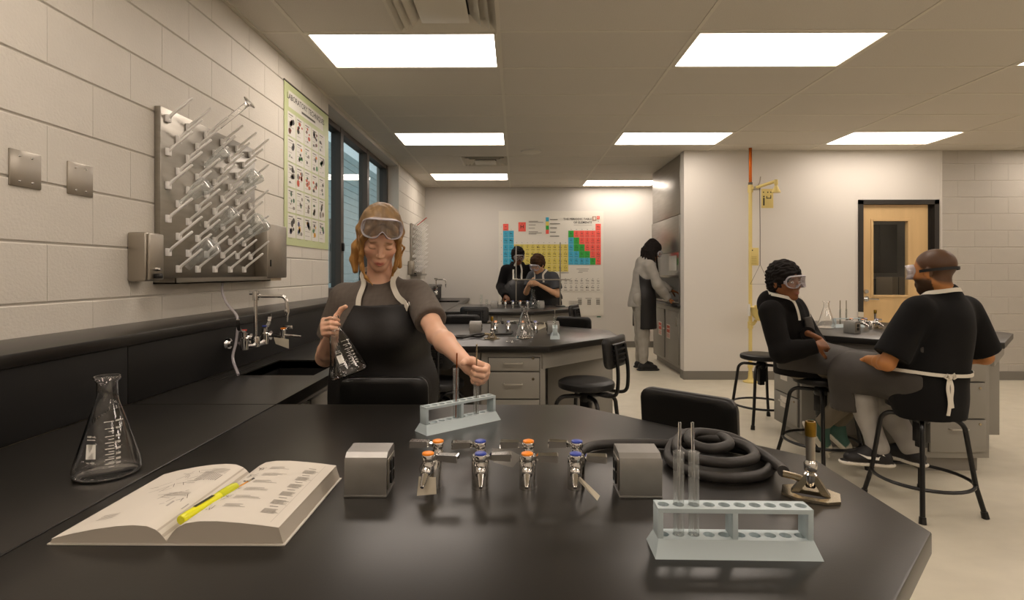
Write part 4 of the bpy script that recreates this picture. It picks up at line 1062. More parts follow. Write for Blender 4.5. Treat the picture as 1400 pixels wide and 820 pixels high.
P.rect(ux(233), uz(225), ux(281) - ux(233), uz(165) - uz(225), RED); P.text('H', ux(257), uz(195), .09, K, .0006, 'CENTER'); P.text('1', ux(257), uz(175), .03, K, .0006, 'CENTER')
for z, w in ((160, 60), (167, 95), (184, 45), (205, 40), (228, 60), (236, 85), (243, 50)): P.rect(ux(300), uz(z), w / 4.82 * k, .008, '#6d665c')
for i, c in enumerate((BLU, YEL, GRN, RED, '#ddd6c8')):
    P.rect(ux(411), uz(160 + i * 27), ux(431) - ux(411), uz(133) - uz(160), c); P.rect(ux(438), uz(150 + i * 27), (50, 65, 45, 38, 60)[i] / 4.82 * k, .012, '#4d463d')
for x, z, w in ((610, 470, 80), (625, 482, 60), (620, 492, 30), (560, 680, 75), (560, 690, 75), (560, 699, 60), (615, 660, 30), (668, 660, 40), (735, 660, 28)): P.rect(ux(x), uz(z), w / 4.82 * k, .007, '#6d665c')
for x in (620, 680, 738):
    for q in range(4): P.rect(ux(x), uz(672 + q * 9), 24 / 4.82 * k, .012, '#55504a')
P.rect(ux(742), uz(782), 26 / 4.82 * k, .02, '#3c6e5a'); P.rect(ux(500), uz(495), 60 / 4.82 * k, .007, '#6d665c')
setp(link('print', P.mesh('print', lambda x, y, z: (x, -.0095 - z, y)), 'print', pt), kind='stuff')
for x in (.01, PW - .03, PW / 2): B().cyl((x + .01, -.012, PH - .012), (x + .01, 0.002, PH - .012), .006, n=10).done('push_pin', 'white_plastic', pt)
# ---- laboratory techniques chart on the left wall
QY0, QY1, QZ0, QZ1 = 3.775, 4.665, 1.50, 2.635
lp = thing('techniques_poster', 'laboratory techniques chart with green border on the left wall', 'poster', (XL + .003, QY0, QZ0))
QW, QH = QY1 - QY0, QZ1 - QZ0
mat('poster_green', '#bcc494', .45)
B().box(0, 0, 0, .0025, QW, QH).done('sheet', 'poster_green', lp, None)
P = Print(); rr = random.Random(11); W = '#d8d5cc'
P.rect(.07, QH - .165, QW - .2, .115, W)
P.text('LABORATORY TECHNIQUES', .07 + (QW - .2) / 2, QH - .092, .058, '#3a3732', .0005, 'CENTER', .0006); P.rect(.07 + (QW - .2) * .34, QH - .148, (QW - .2) * .4, .016, '#55514a', .0005)
cwid, chei = (QW - .13) / 5, (QH - .24) / 5
cols = [['#b5543a', '#6b3f30', '#3a3a3a'], ['#4f8a55', '#d87f3a', '#555555'], ['#c8583c', '#c66a4a', '#4a6a50'], ['#3f6a48', '#45604a', '#7a6a5a'], ['#4f7a50', '#d8a03a', '#4a4a6a']]
for r in range(5):
    for c in range(5):
        x = .055 + c * cwid; z = QH - .185 - (r + 1) * chei
        P.rect(x, z, cwid - .012, chei - .012, W)
        for q in range(rr.randint(4, 8)):
            ww = rr.uniform(.008, .026); P.disc(x + rr.uniform(.03, cwid - .045), z + rr.uniform(.03, chei - .05), ww, rr.choice(cols[r] + ['#4b4842', '#8a857b']), .0006, 7, rr.uniform(.5, 1.3))
        P.rect(x + .015, z + chei - .034, cwid * .5, .006, '#4b4842', .0006)
        for q in range(5): P.rect(x + .015, z + chei - .05 - q * .034, rr.uniform(.3, .75) * (cwid - .03), .003, '#918b80', .0006)
setp(link('print', P.mesh('print', lambda x, y, z: (.003 + z, x, y)), 'print', lp), kind='stuff')
B().box(-.002, -.003, QH - .004, .006, QW + .003, QH + .006).done('hanging_rail', 'storage_dark', lp)
# ---- fume hood
HX, HY0, HY1 = XC, 6.93, 8.32
hb = thing('hood_base_cabinet', 'grey steel base cabinet with red warning labels under the fume hood', 'cabinet', (HX, HY0, 0))
L = HY1 - HY0
B().box(.012, 0, .09, .56, L, .86, .003).done('body', 'hood_paint', hb); B().box(.06, .02, 0, .54, L - .02, .09).done('toe_kick', 'cabinet_side', hb, None)
for i in range(2):
    y0 = .06 + i * (L / 2 - .03); d = B().box(-.006, y0, .13, .012, y0 + L / 2 - .1, .80, .004).done('door', 'hood_paint', hb)
    B().box(-.016, y0 + (.06 if i == 0 else L / 2 - .2), .62, -.006, y0 + (.1 if i == 0 else L / 2 - .16), .74, .004).done('pull', 'steel_plate', d)
    P = Print(); yy = y0 + (.36 if i == 0 else .12); P.rect(yy, .42, .17, .19, '#d9d3c8'); P.rect(yy + .012, .50, .146, .095, '#c8543f', .0006); P.rect(yy + .03, .545, .11, .012, '#e9e3d8', .0012)
    for q in range(4): P.rect(yy + .015, .435 + q * .014, .14, .006, '#c8543f', .0006)
    link('warning_label', P.mesh('warning_label', lambda x, y, z: (-.0075 - z, x, y)), 'print', d)
B().box(-.02, L / 2 - .02, .52, 0, L / 2 + .05, .545, .004).done('latch', 'chrome', hb)
hw = B().box(HX - .03, HY0, .862, HX + .6, HY1, .90, .004).done('hood_worktop', 'epoxy', None); top(hw, 'black worktop of the fume hood', 'worktop')
fh = thing('fume_hood', 'tall steel fume hood with raised glass sash beside the white wall', 'fume hood', (HX, HY0, .90))
B().box(0, 0, 1.14, .6, L, CEIL - .90 - .005, .004).done('upper_panel', 'hood_steel', fh)
B().box(-.012, .0, .67, .04, L, 1.13, .004).done('sash_panel', 'hood_steel', fh)
B().box(0, 0, 0, .1, .07, .67, .012).done('side_post', 'hood_steel', fh); B().box(0, L - .07, 0, .1, L, .67, .012).done('side_post', 'hood_steel', fh)
b = B(); b.box(.55, 0, 0, .6, L, 1.14); b.box(.1, 0, 0, .55, .02, 1.14); b.box(.1, L - .02, 0, .55, L, 1.14); b.box(.04, 0, .68, .55, L, .7); b.done('liner', 'paint_white', fh, None)
sh = B().box(.03, .07, .36, .036, L - .07, .69).done('sash_glass', 'glass_thin', fh, None); B().box(.02, .07, .335, .05, L - .07, .37, .004).done('sash_rail', 'steel', sh); B().box(.0, .07, .0, .09, L - .07, .025, .008).done('airfoil', 'steel', fh)
P = Print(); P.rect(.25, .43, .35, .2, '#d8d4ca'); link('sash_reflection', P.mesh('sash_reflection', lambda x, y, z: (.028, x, y)), 'print', fh)  # flat pale rectangle paints the mirror-like reflection in the sash glass
# ---- emergency shower and eyewash
es = thing('emergency_shower', 'yellow emergency shower and eyewash station against the white wall', 'safety shower', (2.79, 6.60, 0))
b = B(); b.lathe([(0, 0), (.085, 0), (.085, .012), (.04, .03), (.028, .05), (.024, .12), (0, .12)], 24); b.done('floor_flange', 'yellow_paint', es)
B().cyl((0, 0, .1), (0, 0, 2.33), .021, n=18).done('stand_pipe', 'yellow_paint', es)
b = B(); b.cyl((0, 0, 2.26), (0, 0, 2.35), .03, n=18); b.cyl((0, 0, .64), (0, 0, .72), .03, n=16); b.cyl((0, 0, .17), (0, 0, .23), .03, n=16); b.cyl((-.0, -.03, .2), (0, -.045, .2), .018, n=14); b.done('pipe_tee', 'yellow_paint', es)
B().cyl((0, 0, 2.35), (0, 0, CEIL), .0185, n=16).done('supply_pipe', 'copper', es); B().cyl((0, 0, 2.34), (0, 0, 2.38), .024, n=16).done('pipe_union', 'storage_dark', es)
B().tube([(0, 0, 2.305), (.06, -.055, 2.315), (.20, -.19, 2.36), (.215, -.205, 2.36)], .0185, 12).done('shower_arm', 'yellow_paint', es)
B().lathe([(.02, 2.38), (.022, 2.33), (.014, 2.31), (.026, 2.29), (.03, 2.27), (.045, 2.25), (.05, 2.23), (0, 2.23)], 20, c=(.212, -.2, 0)).done('shower_head', 'yellow_paint', es)
b = B(); b.box(.02, -.06, 2.285, .1, -.02, 2.325, .005); b.tube([(.06, -.05, 2.32), (.09, -.05, 2.37), (.1, -.05, 2.44)], .007, 8); b.done('shower_valve', 'steel_plate', es)
sg = B().box(.075, -.125, 2.06, .215, -.12, 2.285, .001).done('shower_sign', 'yellow_paint', es); P = Print()
P.rect(.095, 2.09, .018, .09, '#2c2a22'); P.disc(.104, 2.195, .01, '#2c2a22'); P.rect(.135, 2.17, .05, .01, '#2c2a22'); P.rect(.18, 2.17, .01, .04, '#2c2a22'); P.rect(.133, 2.17, .01, .03, '#2c2a22')
for x in (.1, .15, .185): P.disc(x, 2.245, .008, '#2c2a22')
setp(link('print', P.mesh('print', lambda x, y, z: (x, -.1258, y)), 'ink', sg), kind='stuff')
B().tube([(.085, -.06, 2.31), (.085, -.07, 1.8), (.085, -.07, 1.40)], .004, 6).done('pull_rod', 'storage_dark', es)
B().tube([(.085, -.07, 1.40), (-.03, -.07, 1.17), (.20, -.07, 1.17)], .004, 6, True).done('pull_handle', 'storage_dark', es)
s2 = B().box(-.02, -.032, 1.39, .085, -.027, 1.60, .001).done('eyewash_sign', 'yellow_paint', es); P = Print()
for q in range(5): P.rect(0, 1.41 + q * .02, .06, .004, '#8a7a3a')
P.disc(.01, 1.57, .008, '#2c2a22'); setp(link('print', P.mesh('print', lambda x, y, z: (x, -.033, y)), 'ink', s2), kind='stuff')
B().tube([(0, -.02, .70), (0, -.09, .70), (0, -.14, .74)], .018, 12).done('bowl_arm', 'yellow_paint', es)
B().lathe([(0, .74), (.05, .745), (.11, .81), (.14, .90), (.145, .905), (.135, .90), (.1, .82), (.04, .765), (0, .76)], 28, c=(.06, -.16, 0)).done('eyewash_bowl', 'yellow_paint', es)
b = B(); b.tube([(.0, -.16, .79), (.0, -.16, .9)], .01, 8); b.tube([(.12, -.16, .79), (.12, -.16, .9)], .01, 8); b.lathe([(0, .9), (.022, .9), (.022, .925), (0, .928)], 14, c=(0, -.16, 0)); b.lathe([(0, .9), (.022, .9), (.022, .925), (0, .928)], 14, c=(.12, -.16, 0)); b.done('spray_nozzle', 'yellow_paint', es)
pf = B().box(-.085, -.19, .80, -.08, -.13, .94, .002, 2).done('push_flag', 'white_plastic', es); B().tube([(-.08, -.16, .83), (-.05, -.12, .74), (0, -.05, .7)], .006, 8).done('flag_stem', 'yellow_paint', pf)
# ================================================================== PEOPLE (implicit surfaces -> meshes)
A = lambda *x: np.array(x, dtype=np.float64)
def nrm(v): v = np.asarray(v, float); return v / (np.linalg.norm(v) + 1e-12)
def rot(yaw, pitch=0, roll=0):
    def rz(a): c, s = math.cos(a), math.sin(a); return np.array([[c, -s, 0], [s, c, 0], [0, 0, 1]])
    def rx(a): c, s = math.cos(a), math.sin(a); return np.array([[1, 0, 0], [0, c, -s], [0, s, c]])
    def ry(a): c, s = math.cos(a), math.sin(a); return np.array([[c, 0, s], [0, 1, 0], [-s, 0, c]])
    return rz(R(yaw)) @ ry(R(roll)) @ rx(R(pitch))
# primitives: (type, args..., k)  c: tapered capsule, k: flat ended cone, e: ellipsoid; '-' suffix subtracts
def C(a, b, ra, rb, k=.03, flat=None, t='c'): return (t, A(*a), A(*b), ra, rb, k, flat)
def E(c, r, Rm=None, k=.03, t='e'): return (t, A(*c), A(*r), np.eye(3) if Rm is None else Rm, k)
def pbounds(p):
    if p[0][0] in 'ck': m = max(p[3], p[4]); return np.minimum(p[1], p[2]) - m, np.maximum(p[1], p[2]) + m
    ext = np.sqrt(((p[3] * p[2][None, :]) ** 2).sum(1)); return p[1] - ext, p[1] + ext
def peval(p, X, Y, Z):
    if p[0][0] in 'ck':
        a, b, ra, rb, flat = p[1], p[2], p[3], p[4], p[6]
        x, y, z = X - a[0], Y - a[1], Z - a[2]; d = b - a; s = 1.0
        if flat is not None:
            n, f = flat; q = (x * n[0] + y * n[1] + z * n[2]) * (1 / f - 1); x = x + q * n[0]; y = y + q * n[1]; z = z + q * n[2]
            d = d + n * (d @ n) * (1 / f - 1); s = .5 + .5 * f
        L2 = d @ d + 1e-12; t0 = (x * d[0] + y * d[1] + z * d[2]) / L2; t = np.clip(t0, 0, 1)
        x = x - t * d[0]; y = y - t * d[1]; z = z - t * d[2]
        r = (np.sqrt(x * x + y * y + z * z) - (ra + (rb - ra) * t)) * s
        if p[0][0] == 'k': r = np.maximum(r, (t0 - 1) * math.sqrt(L2))
        return r
    c, r, Rm = p[1], p[2], p[3]
    x, y, z = X - c[0], Y - c[1], Z - c[2]
    u = (x * Rm[0, 0] + y * Rm[1, 0] + z * Rm[2, 0]) / r[0]; v = (x * Rm[0, 1] + y * Rm[1, 1] + z * Rm[2, 1]) / r[1]; w = (x * Rm[0, 2] + y * Rm[1, 2] + z * Rm[2, 2]) / r[2]
    k0 = np.sqrt(u * u + v * v + w * w); k1 = np.sqrt((u / r[0]) ** 2 + (v / r[1]) ** 2 + (w / r[2]) ** 2) + 1e-9
    return k0 * (k0 - 1) / k1
def smin(a, b, k): h = np.clip(.5 + .5 * (b - a) / k, 0, 1); return b + (a - b) * h - k * h * (1 - h)
def pk(p): return p[5] if p[0][0] in 'ck' else p[4]
def evalp(prims, P):
    D = np.full(len(P), 1.0)
    for p in prims:
        d = peval(p, P[:, 0], P[:, 1], P[:, 2]); D = -smin(-D, d, pk(p)) if p[0][-1] == '-' else smin(D, d, pk(p))
    return D
def field(prims, res, pad=.02, clip=None):
    bs = [pbounds(p) for p in prims if p[0][-1] != '-']
    lo = np.min([b[0] for b in bs], 0) - pad - 2 * res; hi = np.max([b[1] for b in bs], 0) + pad + 2 * res
    if clip is not None: lo = np.maximum(lo, clip[0]); hi = np.minimum(hi, clip[1])
    n = np.ceil((hi - lo) / res).astype(int) + 1
    ax = [lo[i] + res * np.arange(n[i]) for i in range(3)]
    D = np.full(n, .25, np.float32)
    for p in prims:
        a, b = pbounds(p); m = pad + pk(p) + 2.5 * res
        i0 = np.maximum(((a - m - lo) / res).astype(int), 0); i1 = np.minimum(((b + m - lo) / res).astype(int) + 2, n)
        if (i1 <= i0).any(): continue
        sl = tuple(slice(i0[i], i1[i]) for i in range(3))
        X, Y, Z = ax[0][sl[0]][:, None, None], ax[1][sl[1]][None, :, None], ax[2][sl[2]][None, None, :]
        d = peval(p, X, Y, Z); cur = D[sl]
        D[sl] = -smin(-cur, d, pk(p)) if p[0][-1] == '-' else smin(cur, d, pk(p))
    return D, lo, ax
def surfnet(D, lo, res):
    S = D < 0
    cnt = np.zeros(np.array(S.shape) - 1, np.int8)
    for i in (0, 1):
        for j in (0, 1):
            for k in (0, 1): cnt += S[i:S.shape[0] - 1 + i, j:S.shape[1] - 1 + j, k:S.shape[2] - 1 + k]
    idx = np.argwhere((cnt > 0) & (cnt < 8)); n = len(idx)
    ids = np.full(cnt.shape, -1, np.int32); ids[idx[:, 0], idx[:, 1], idx[:, 2]] = np.arange(n)
    pos = np.zeros((n, 3)); num_ = np.zeros(n)
    cs = [(i, j, k) for i in (0, 1) for j in (0, 1) for k in (0, 1)]
    val = {c: D[idx[:, 0] + c[0], idx[:, 1] + c[1], idx[:, 2] + c[2]].astype(float) for c in cs}
    for c in cs:
        for axi in range(3):
            if c[axi]: continue
            e = list(c); e[axi] = 1; e = tuple(e); v0, v1 = val[c], val[e]; m = (v0 < 0) != (v1 < 0)
            t = v0[m] / (v0[m] - v1[m]); q = np.tile(np.array(c, float), (m.sum(), 1)); q[:, axi] = t; pos[m] += q; num_[m] += 1
    V_ = lo + res * (idx + pos / num_[:, None])
    F = []
    for axi in range(3):
        a, b = [(1, 2), (2, 0), (0, 1)][axi]
        s0 = [slice(1, -1)] * 3; s1 = [slice(1, -1)] * 3; s0[axi] = slice(0, -1); s1[axi] = slice(1, None)
        for sgn in (0, 1):
            L0, L1 = S[tuple(s0)], S[tuple(s1)]
            e = np.argwhere(L0 & ~L1) if sgn == 0 else np.argwhere(~L0 & L1)
            if not len(e): continue
            off = np.ones(3, int); off[axi] = 0; e = e + off
            q = []
            for da, db in ((-1, -1), (0, -1), (0, 0), (-1, 0)):
                c = e.copy(); c[:, a] += da; c[:, b] += db; q.append(ids[c[:, 0], c[:, 1], c[:, 2]])
            q = np.stack(q, 1); F.append(q if sgn == 0 else q[:, ::-1])
    return V_, np.concatenate(F)
def vnormals(v, f):
    n = np.cross(v[f[:, 2]] - v[f[:, 0]], v[f[:, 3]] - v[f[:, 1]]); out = np.zeros_like(v)
    for i in range(4): np.add.at(out, f[:, i], n)
    return out / (np.linalg.norm(out, axis=1, keepdims=True) + 1e-12)
def waves(v, amp, freq, seed, stretch=(1, 1, 1), n=5):
    r = np.random.RandomState(seed); out = np.zeros(len(v)); vv = v * np.array(stretch)
    for i in range(n): d = r.normal(size=3); d /= np.linalg.norm(d); out += np.sin(vv @ d * freq * r.uniform(.6, 1.6) + r.uniform(0, 6.3) + 1.3 * np.sin(vv @ nrm(r.normal(size=3)) * freq * .5))
    return amp * out / math.sqrt(n)
def skin_mesh(name, D, lo, res, m, parent, org, col=None, disp=None, iso=0.0):
    v, f = surfnet(D - iso if iso else D, lo, res)
    if not len(v): return None
    if disp is not None: v = v + vnormals(v, f) * disp(v)[:, None]
    me = bpy.data.meshes.new(name)
    w = v - np.array(org)
    me.vertices.add(len(w)); me.vertices.foreach_set('co', w.ravel().astype(np.float32))
    me.loops.add(f.size); me.loops.foreach_set('vertex_index', f.ravel().astype(np.int32))
    me.polygons.add(len(f)); me.polygons.foreach_set('loop_start', np.arange(0, f.size, 4, dtype=np.int32))
    me.update(calc_edges=True); me.polygons.foreach_set('use_smooth', np.ones(len(f), bool))
    if col is not None:
        c = np.ones((len(v), 4), np.float32); c[:, :3] = col(v)
        a = me.color_attributes.new('Col', 'FLOAT_COLOR', 'POINT'); a.data.foreach_set('color', c.ravel())
    return link(name, me, m, parent)
mat('skin', None, .48, spec=.4, attr=True, bump=.02, bscale=300)
for _m in ('skin',):
    _b = MATS[_m].node_tree.nodes['Principled BSDF']; _b.inputs['Subsurface Weight'].default_value = .12; _b.inputs['Subsurface Radius'].default_value = (.02, .008, .004); _b.inputs['Subsurface Scale'].default_value = .5
mat('cloth', None, .85, spec=.2, attr=True, bump=.2, bscale=500, sheen=.02)
mat('fleece', None, .9, spec=.15, attr=True, bump=.25, bscale=350, sheen=.02)
mat('apron_dark', '#1c1a19', .52, spec=.4, var=.12, vscale=9, bump=.12, bscale=60)
mat('apron_grey', '#3b3733', .6, spec=.35, var=.1, vscale=9, bump=.12, bscale=60)
mat('strap', '#cdc6b8', .8, bump=.2, bscale=400)
mat('hair', None, .5, spec=.4, attr=True, bump=.5, bscale=150, stretch=(1, 1, .12))
mat('curls', None, .75, spec=.2, attr=True, bump=.8, bscale=160)
mat('shoe', None, .55, attr=True)
def flatcol(c, var=.0, freq=40, seed=1):
    base = np.array(lin(c))
    def fn(v):
        if not var: return np.tile(base, (len(v), 1))
        return base * (1 + waves(v, var, freq, seed))[:, None]
    return fn
# ---- head
def head_prims(c, Rm, s=1.0, jaw=1.0, nose=1.0, lips=1.0):
    T = lambda x, y, z: np.array(c) + s * (Rm @ np.array([x, y, z]))
    def e(x, y, z, rx, ry, rz, k=.03, t='e', Rl=None): return E(T(x, y, z), np.array([rx, ry, rz]) * s, Rm if Rl is None else Rm @ Rl, k * s, t)
    def c_(a, b, ra, rb, k=.02, t='c'): return C(T(*a), T(*b), ra * s, rb * s, k * s, None, t)
    P = [e(0, .014, .034, .072, .094, .082), e(0, -.026, -.030, .057 * jaw, .062, .074, .03), e(0, -.056, -.094, .022 * jaw, .020, .017, .03),
         c_((-.043 * jaw, .0, -.055), (0, -.054, -.096), .017, .014, .03), c_((.043 * jaw, .0, -.055), (0, -.054, -.096), .017, .014, .03),
         e(-.037, -.058, -.026, .020, .017, .015, .025), e(.037, -.058, -.026, .020, .017, .015, .025),
         c_((-.034, -.075, .020), (.034, -.075, .020), .010, .010, .015)]
    for q in (-1, 1): P.append(e(q * .0305, -.092, -.001, .0175, .014, .0105, .008, 'e-'))
    for q in (-1, 1): P.append(e(q * .0305, -.0745, -.002, .0135, .0125, .0100, .003))
    P += [c_((0, -.082, .014), (0, -.1035, -.030), .0058, .0088 * nose, .008), e(-.0105 * nose, -.0935, -.034, .0068 * nose, .009, .0062, .005), e(.0105 * nose, -.0935, -.034, .0068 * nose, .009, .0062, .005)]
    P += [e(0, -.080, -.066, .022, .010, .014, .014), c_((-.0175, -.0835, -.0670), (0, -.0900, -.0640), .0028 * lips, .0046 * lips, .003), c_((.0175, -.0835, -.0670), (0, -.0900, -.0640), .0028 * lips, .0046 * lips, .003),
          c_((-.0135, -.0835, -.0745), (.0, -.0890, -.0758), .0032 * lips, .0054 * lips, .004), c_((.0135, -.0835, -.0745), (.0, -.0890, -.0758), .0032 * lips, .0054 * lips, .004),
          c_((-.019, -.0920, -.0702), (.019, -.0920, -.0702), .0018, .0018, .0025, 'c-')]
    for q in (-1, 1): P.append(e(q * .073, .012, -.012, .009, .018, .029, .008, 'e', rot(q * 18)))
    return P
def face_color(c, Rm, s, base, lip, brow, eyes='open', iris='#3a2a1c', beard=None, scalp=None, amp=.03):
    b0 = np.array(lin(base)); lp = np.array(lin(lip)); br = np.array(lin(brow))
    def fn(v):
        L = ((v - np.array(c)) @ Rm) / s; x, y, z = L[:, 0], L[:, 1], L[:, 2]
        out = np.tile(b0, (len(v), 1)) * (1 + waves(v, amp, 60, 3))[:, None]
        def mix(m, col): m = np.clip(m, 0, 1)[:, None]; out[:] = out * (1 - m) + np.array(col) * m
        near = (np.abs(x) < .1) & (np.abs(y) < .14) & (np.abs(z) < .15)
        ck = np.exp(-(((np.abs(x) - .042) / .018) ** 2 + ((z + .032) / .018) ** 2)) * (y < -.05) * near
        out[:, 0] *= 1 + .08 * ck; out[:, 1] *= 1 - .06 * ck; out[:, 2] *= 1 - .06 * ck
        if scalp is not None:
            hl = .045 + .03 * np.clip(-y / .1, -1, 1); m = near & (z > hl - .035 - .05 * (y > .03)) & ~((y < -.055) & (z < .075))
            m2 = np.clip((z - (hl - .06 - .05 * (y > .02))) / .03, 0, 1) * np.clip((z - .055 + (y + .06) * 1.2) / .015, 0, 1) * near
            mix(m2 * .85, lin(scalp))
        if beard is not None:
            m = near * np.clip((-.028 - z - .25 * np.clip(y + .02, 0, 1)) / .015, 0, 1) * (y < .02) * np.clip((-.04 - z + (np.abs(x) - .03)) / .012 + (z < -.06) * 1.0, 0, 1)
            m *= 1 - np.exp(-((x / .02) ** 2 + ((z + .071) / .008) ** 2)) * .8
            mix(m * .9, lin(beard))
        lm = np.exp(-((x / .0185) ** 4 + ((z + .0700) / .0085) ** 4)) * (y < -.074) * near; mix(lm * .85, lp)
        ln = np.exp(-((x / .019) ** 6 + ((z + .0702) / .0016) ** 2)) * (y < -.074) * near; mix(ln * .6, lp * .35)
        bm = np.exp(-(((np.abs(x) - .032) / .017) ** 4 + ((z - .0195 - .004 * np.cos(np.abs(x) * 60)) / .0042) ** 2)) * (y < -.055) * near; mix(bm * .85, br * .8)
        if eyes == 'open':
            r2 = ((np.abs(x) - .031) / .0115) ** 2 + ((z + .002) / .0062) ** 2; w = np.clip((1 - r2) * 4, 0, 1) * (y < -.07) * near; mix(w, lin('#cfc4b8'))
            r3 = ((np.abs(x) - .031) / .0055) ** 2 + ((z + .002) / .006) ** 2; mix(np.clip((1 - r3) * 4, 0, 1) * (y < -.07) * near, lin(iris))
        lash = np.exp(-(((np.abs(x) - .031) / .0125) ** 6 + ((z + (.0085 if eyes != 'open' else -.0055) - .05 * (np.abs(x) - .031) ** 2 * 60) / .0021) ** 2)) * (y < -.062) * near; mix(lash * .95, br * .4)
        return out
    return fn
def hand_prims(w, d, n, side, curl=(35, 40, 25), thumb=(.55, .75, .25), sc=1.0, spread=0.0, tcurl=20):
    """w wrist, d towards the knuckles, n palm normal; side=+1/-1 picks the thumb side"""
    d = nrm(d); n = nrm(n - d * (np.dot(n, d))); s = nrm(np.cross(d, n)) * side; w = np.array(w)
    P = []; L = [(.072, .0265, .0), (.080, .0085, .004), (.075, -.0095, .002), (.058, -.026, -.006)]
    for i, (fl, off, ex) in enumerate(L):
        kn = w + sc * (d * (.083 + ex) + s * off); P.append(C(w + sc * (d * .012 + s * off * .55), kn, .0145 * sc, .0105 * sc, .012))
        cu = curl[i] if isinstance(curl[0], (tuple, list)) else curl
        p = kn; ang = 0; r = (.0092 if i < 3 else .0082) * sc
        for q, fr in enumerate((.46, .30, .24)):
            ang += R(cu[q]); dirv = nrm(d * math.cos(ang) + n * math.sin(ang) + s * spread * (1.5 - i)); e = p + dirv * fl * fr * sc
            P.append(C(p, e, r, r * .93, .0035)); p = e; r *= .93
    tb = w + sc * (d * .022 + s * .02 + n * .006); td = nrm(d * thumb[0] + s * thumb[1] + n * thumb[2]); t1 = tb + td * .042 * sc
    P.append(C(tb, t1, .0155 * sc, .0115 * sc, .012)); td2 = nrm(td * math.cos(R(tcurl)) + nrm(d * .7 + n * .6 - s * .2) * math.sin(R(tcurl))); t2 = t1 + td2 * .034 * sc
    td3 = nrm(td2 * math.cos(R(tcurl)) + nrm(n * .6 - s * .5 + d * .3) * math.sin(R(tcurl))); t3 = t2 + td3 * .026 * sc
    P += [C(t1, t2, .0112 * sc, .0102 * sc, .004), C(t2, t3, .0102 * sc, .0088 * sc, .004)]
    return P
def arm_prims(sh, el, wr, g=1.0):
    sh, el, wr = map(np.array, (sh, el, wr)); m = el + (wr - el) * .28
    return [C(sh, el, .047 * g, .036 * g, .03), C(el, m, .036 * g, .036 * g, .02), C(m, wr, .036 * g, .0235 * g, .02)]
def leg_prims(hp, kn, an, g=1.0):
    hp, kn, an = map(np.array, (hp, kn, an)); m = kn + (an - kn) * .32
    return [C(hp, kn, .085 * g, .058 * g, .05), C(kn, m, .057 * g, .056 * g, .03), C(m, an, .056 * g, .036 * g, .03)]
def torso_prims(pel, che, nk, sL, sR, f, g=1.0, belly=0.0, bust=0.0, hip=1.0):
    pel, che, nk, sL, sR, f = map(np.array, (pel, che, nk, sL, sR, f)); wa = pel + (che - pel) * .45; fl = (nrm(f), .70)
    side = nrm(sL - sR)
    P = [C(pel, wa, .150 * g * hip, (.122 + belly) * g, .06, fl), C(wa, che, (.122 + belly) * g, .142 * g, .06, fl), C(che - side * .05, che + side * .05, .125 * g, .125 * g, .06, fl),
         C(sR + (sL - sR) * .07, sL - (sL - sR) * .07, .056 * g, .056 * g, .06), C(che + (nk - che) * .5, nk, .085 * g, .055 * g, .05)]
    if bust:
        for q in (-1, 1): P.append(E(che + nrm(f) * .075 * g + side * q * .07 + A(0, 0, -.03), (.058, .05, .055), None, .05))
    return P
def neck_prims(nk, hc, Rm, s=1.0, g=1.0):
    b = np.array(hc) + s * (Rm @ A(0, .022, -.06)); return [C(np.array(nk) - A(0, 0, .02), b, .055 * g, .050 * g, .025)]
def ribbon(name, pts, width, th, m, parent, org, prims=None, off=.004, up=None, n=6, iso=0.0):
    P = np.array([list(p) for p in smoothpath([Vector(tuple(p)) for p in pts], n)])
    def grad(Q, h=.002): return np.stack([evalp(prims, Q + h * np.eye(3)[i]) - evalp(prims, Q - h * np.eye(3)[i]) for i in range(3)], 1)
    nr = None
    if prims is not None:
        for _ in range(6):
            g = grad(P); g /= np.linalg.norm(g, axis=1, keepdims=True) + 1e-9; P = P - (evalp(prims, P) - off - iso)[:, None] * g * .9
        g = grad(P); nr = g / (np.linalg.norm(g, axis=1, keepdims=True) + 1e-9)
    rings = []
    for i in range(len(P)):
        t = nrm(P[min(i + 1, len(P) - 1)] - P[max(i - 1, 0)]); nn = nr[i] if nr is not None else np.array(up(i) if callable(up) else up)
        w = nrm(np.cross(t, nn)); nn = nrm(np.cross(w, t)); a, b_ = w * width / 2, nn * th / 2
        rings.append([Vector(tuple(P[i] + x - np.array(org))) for x in (-a - b_, a - b_, a + b_, -a + b_)])
    return B().loft(rings).done(name, m, parent, 40)
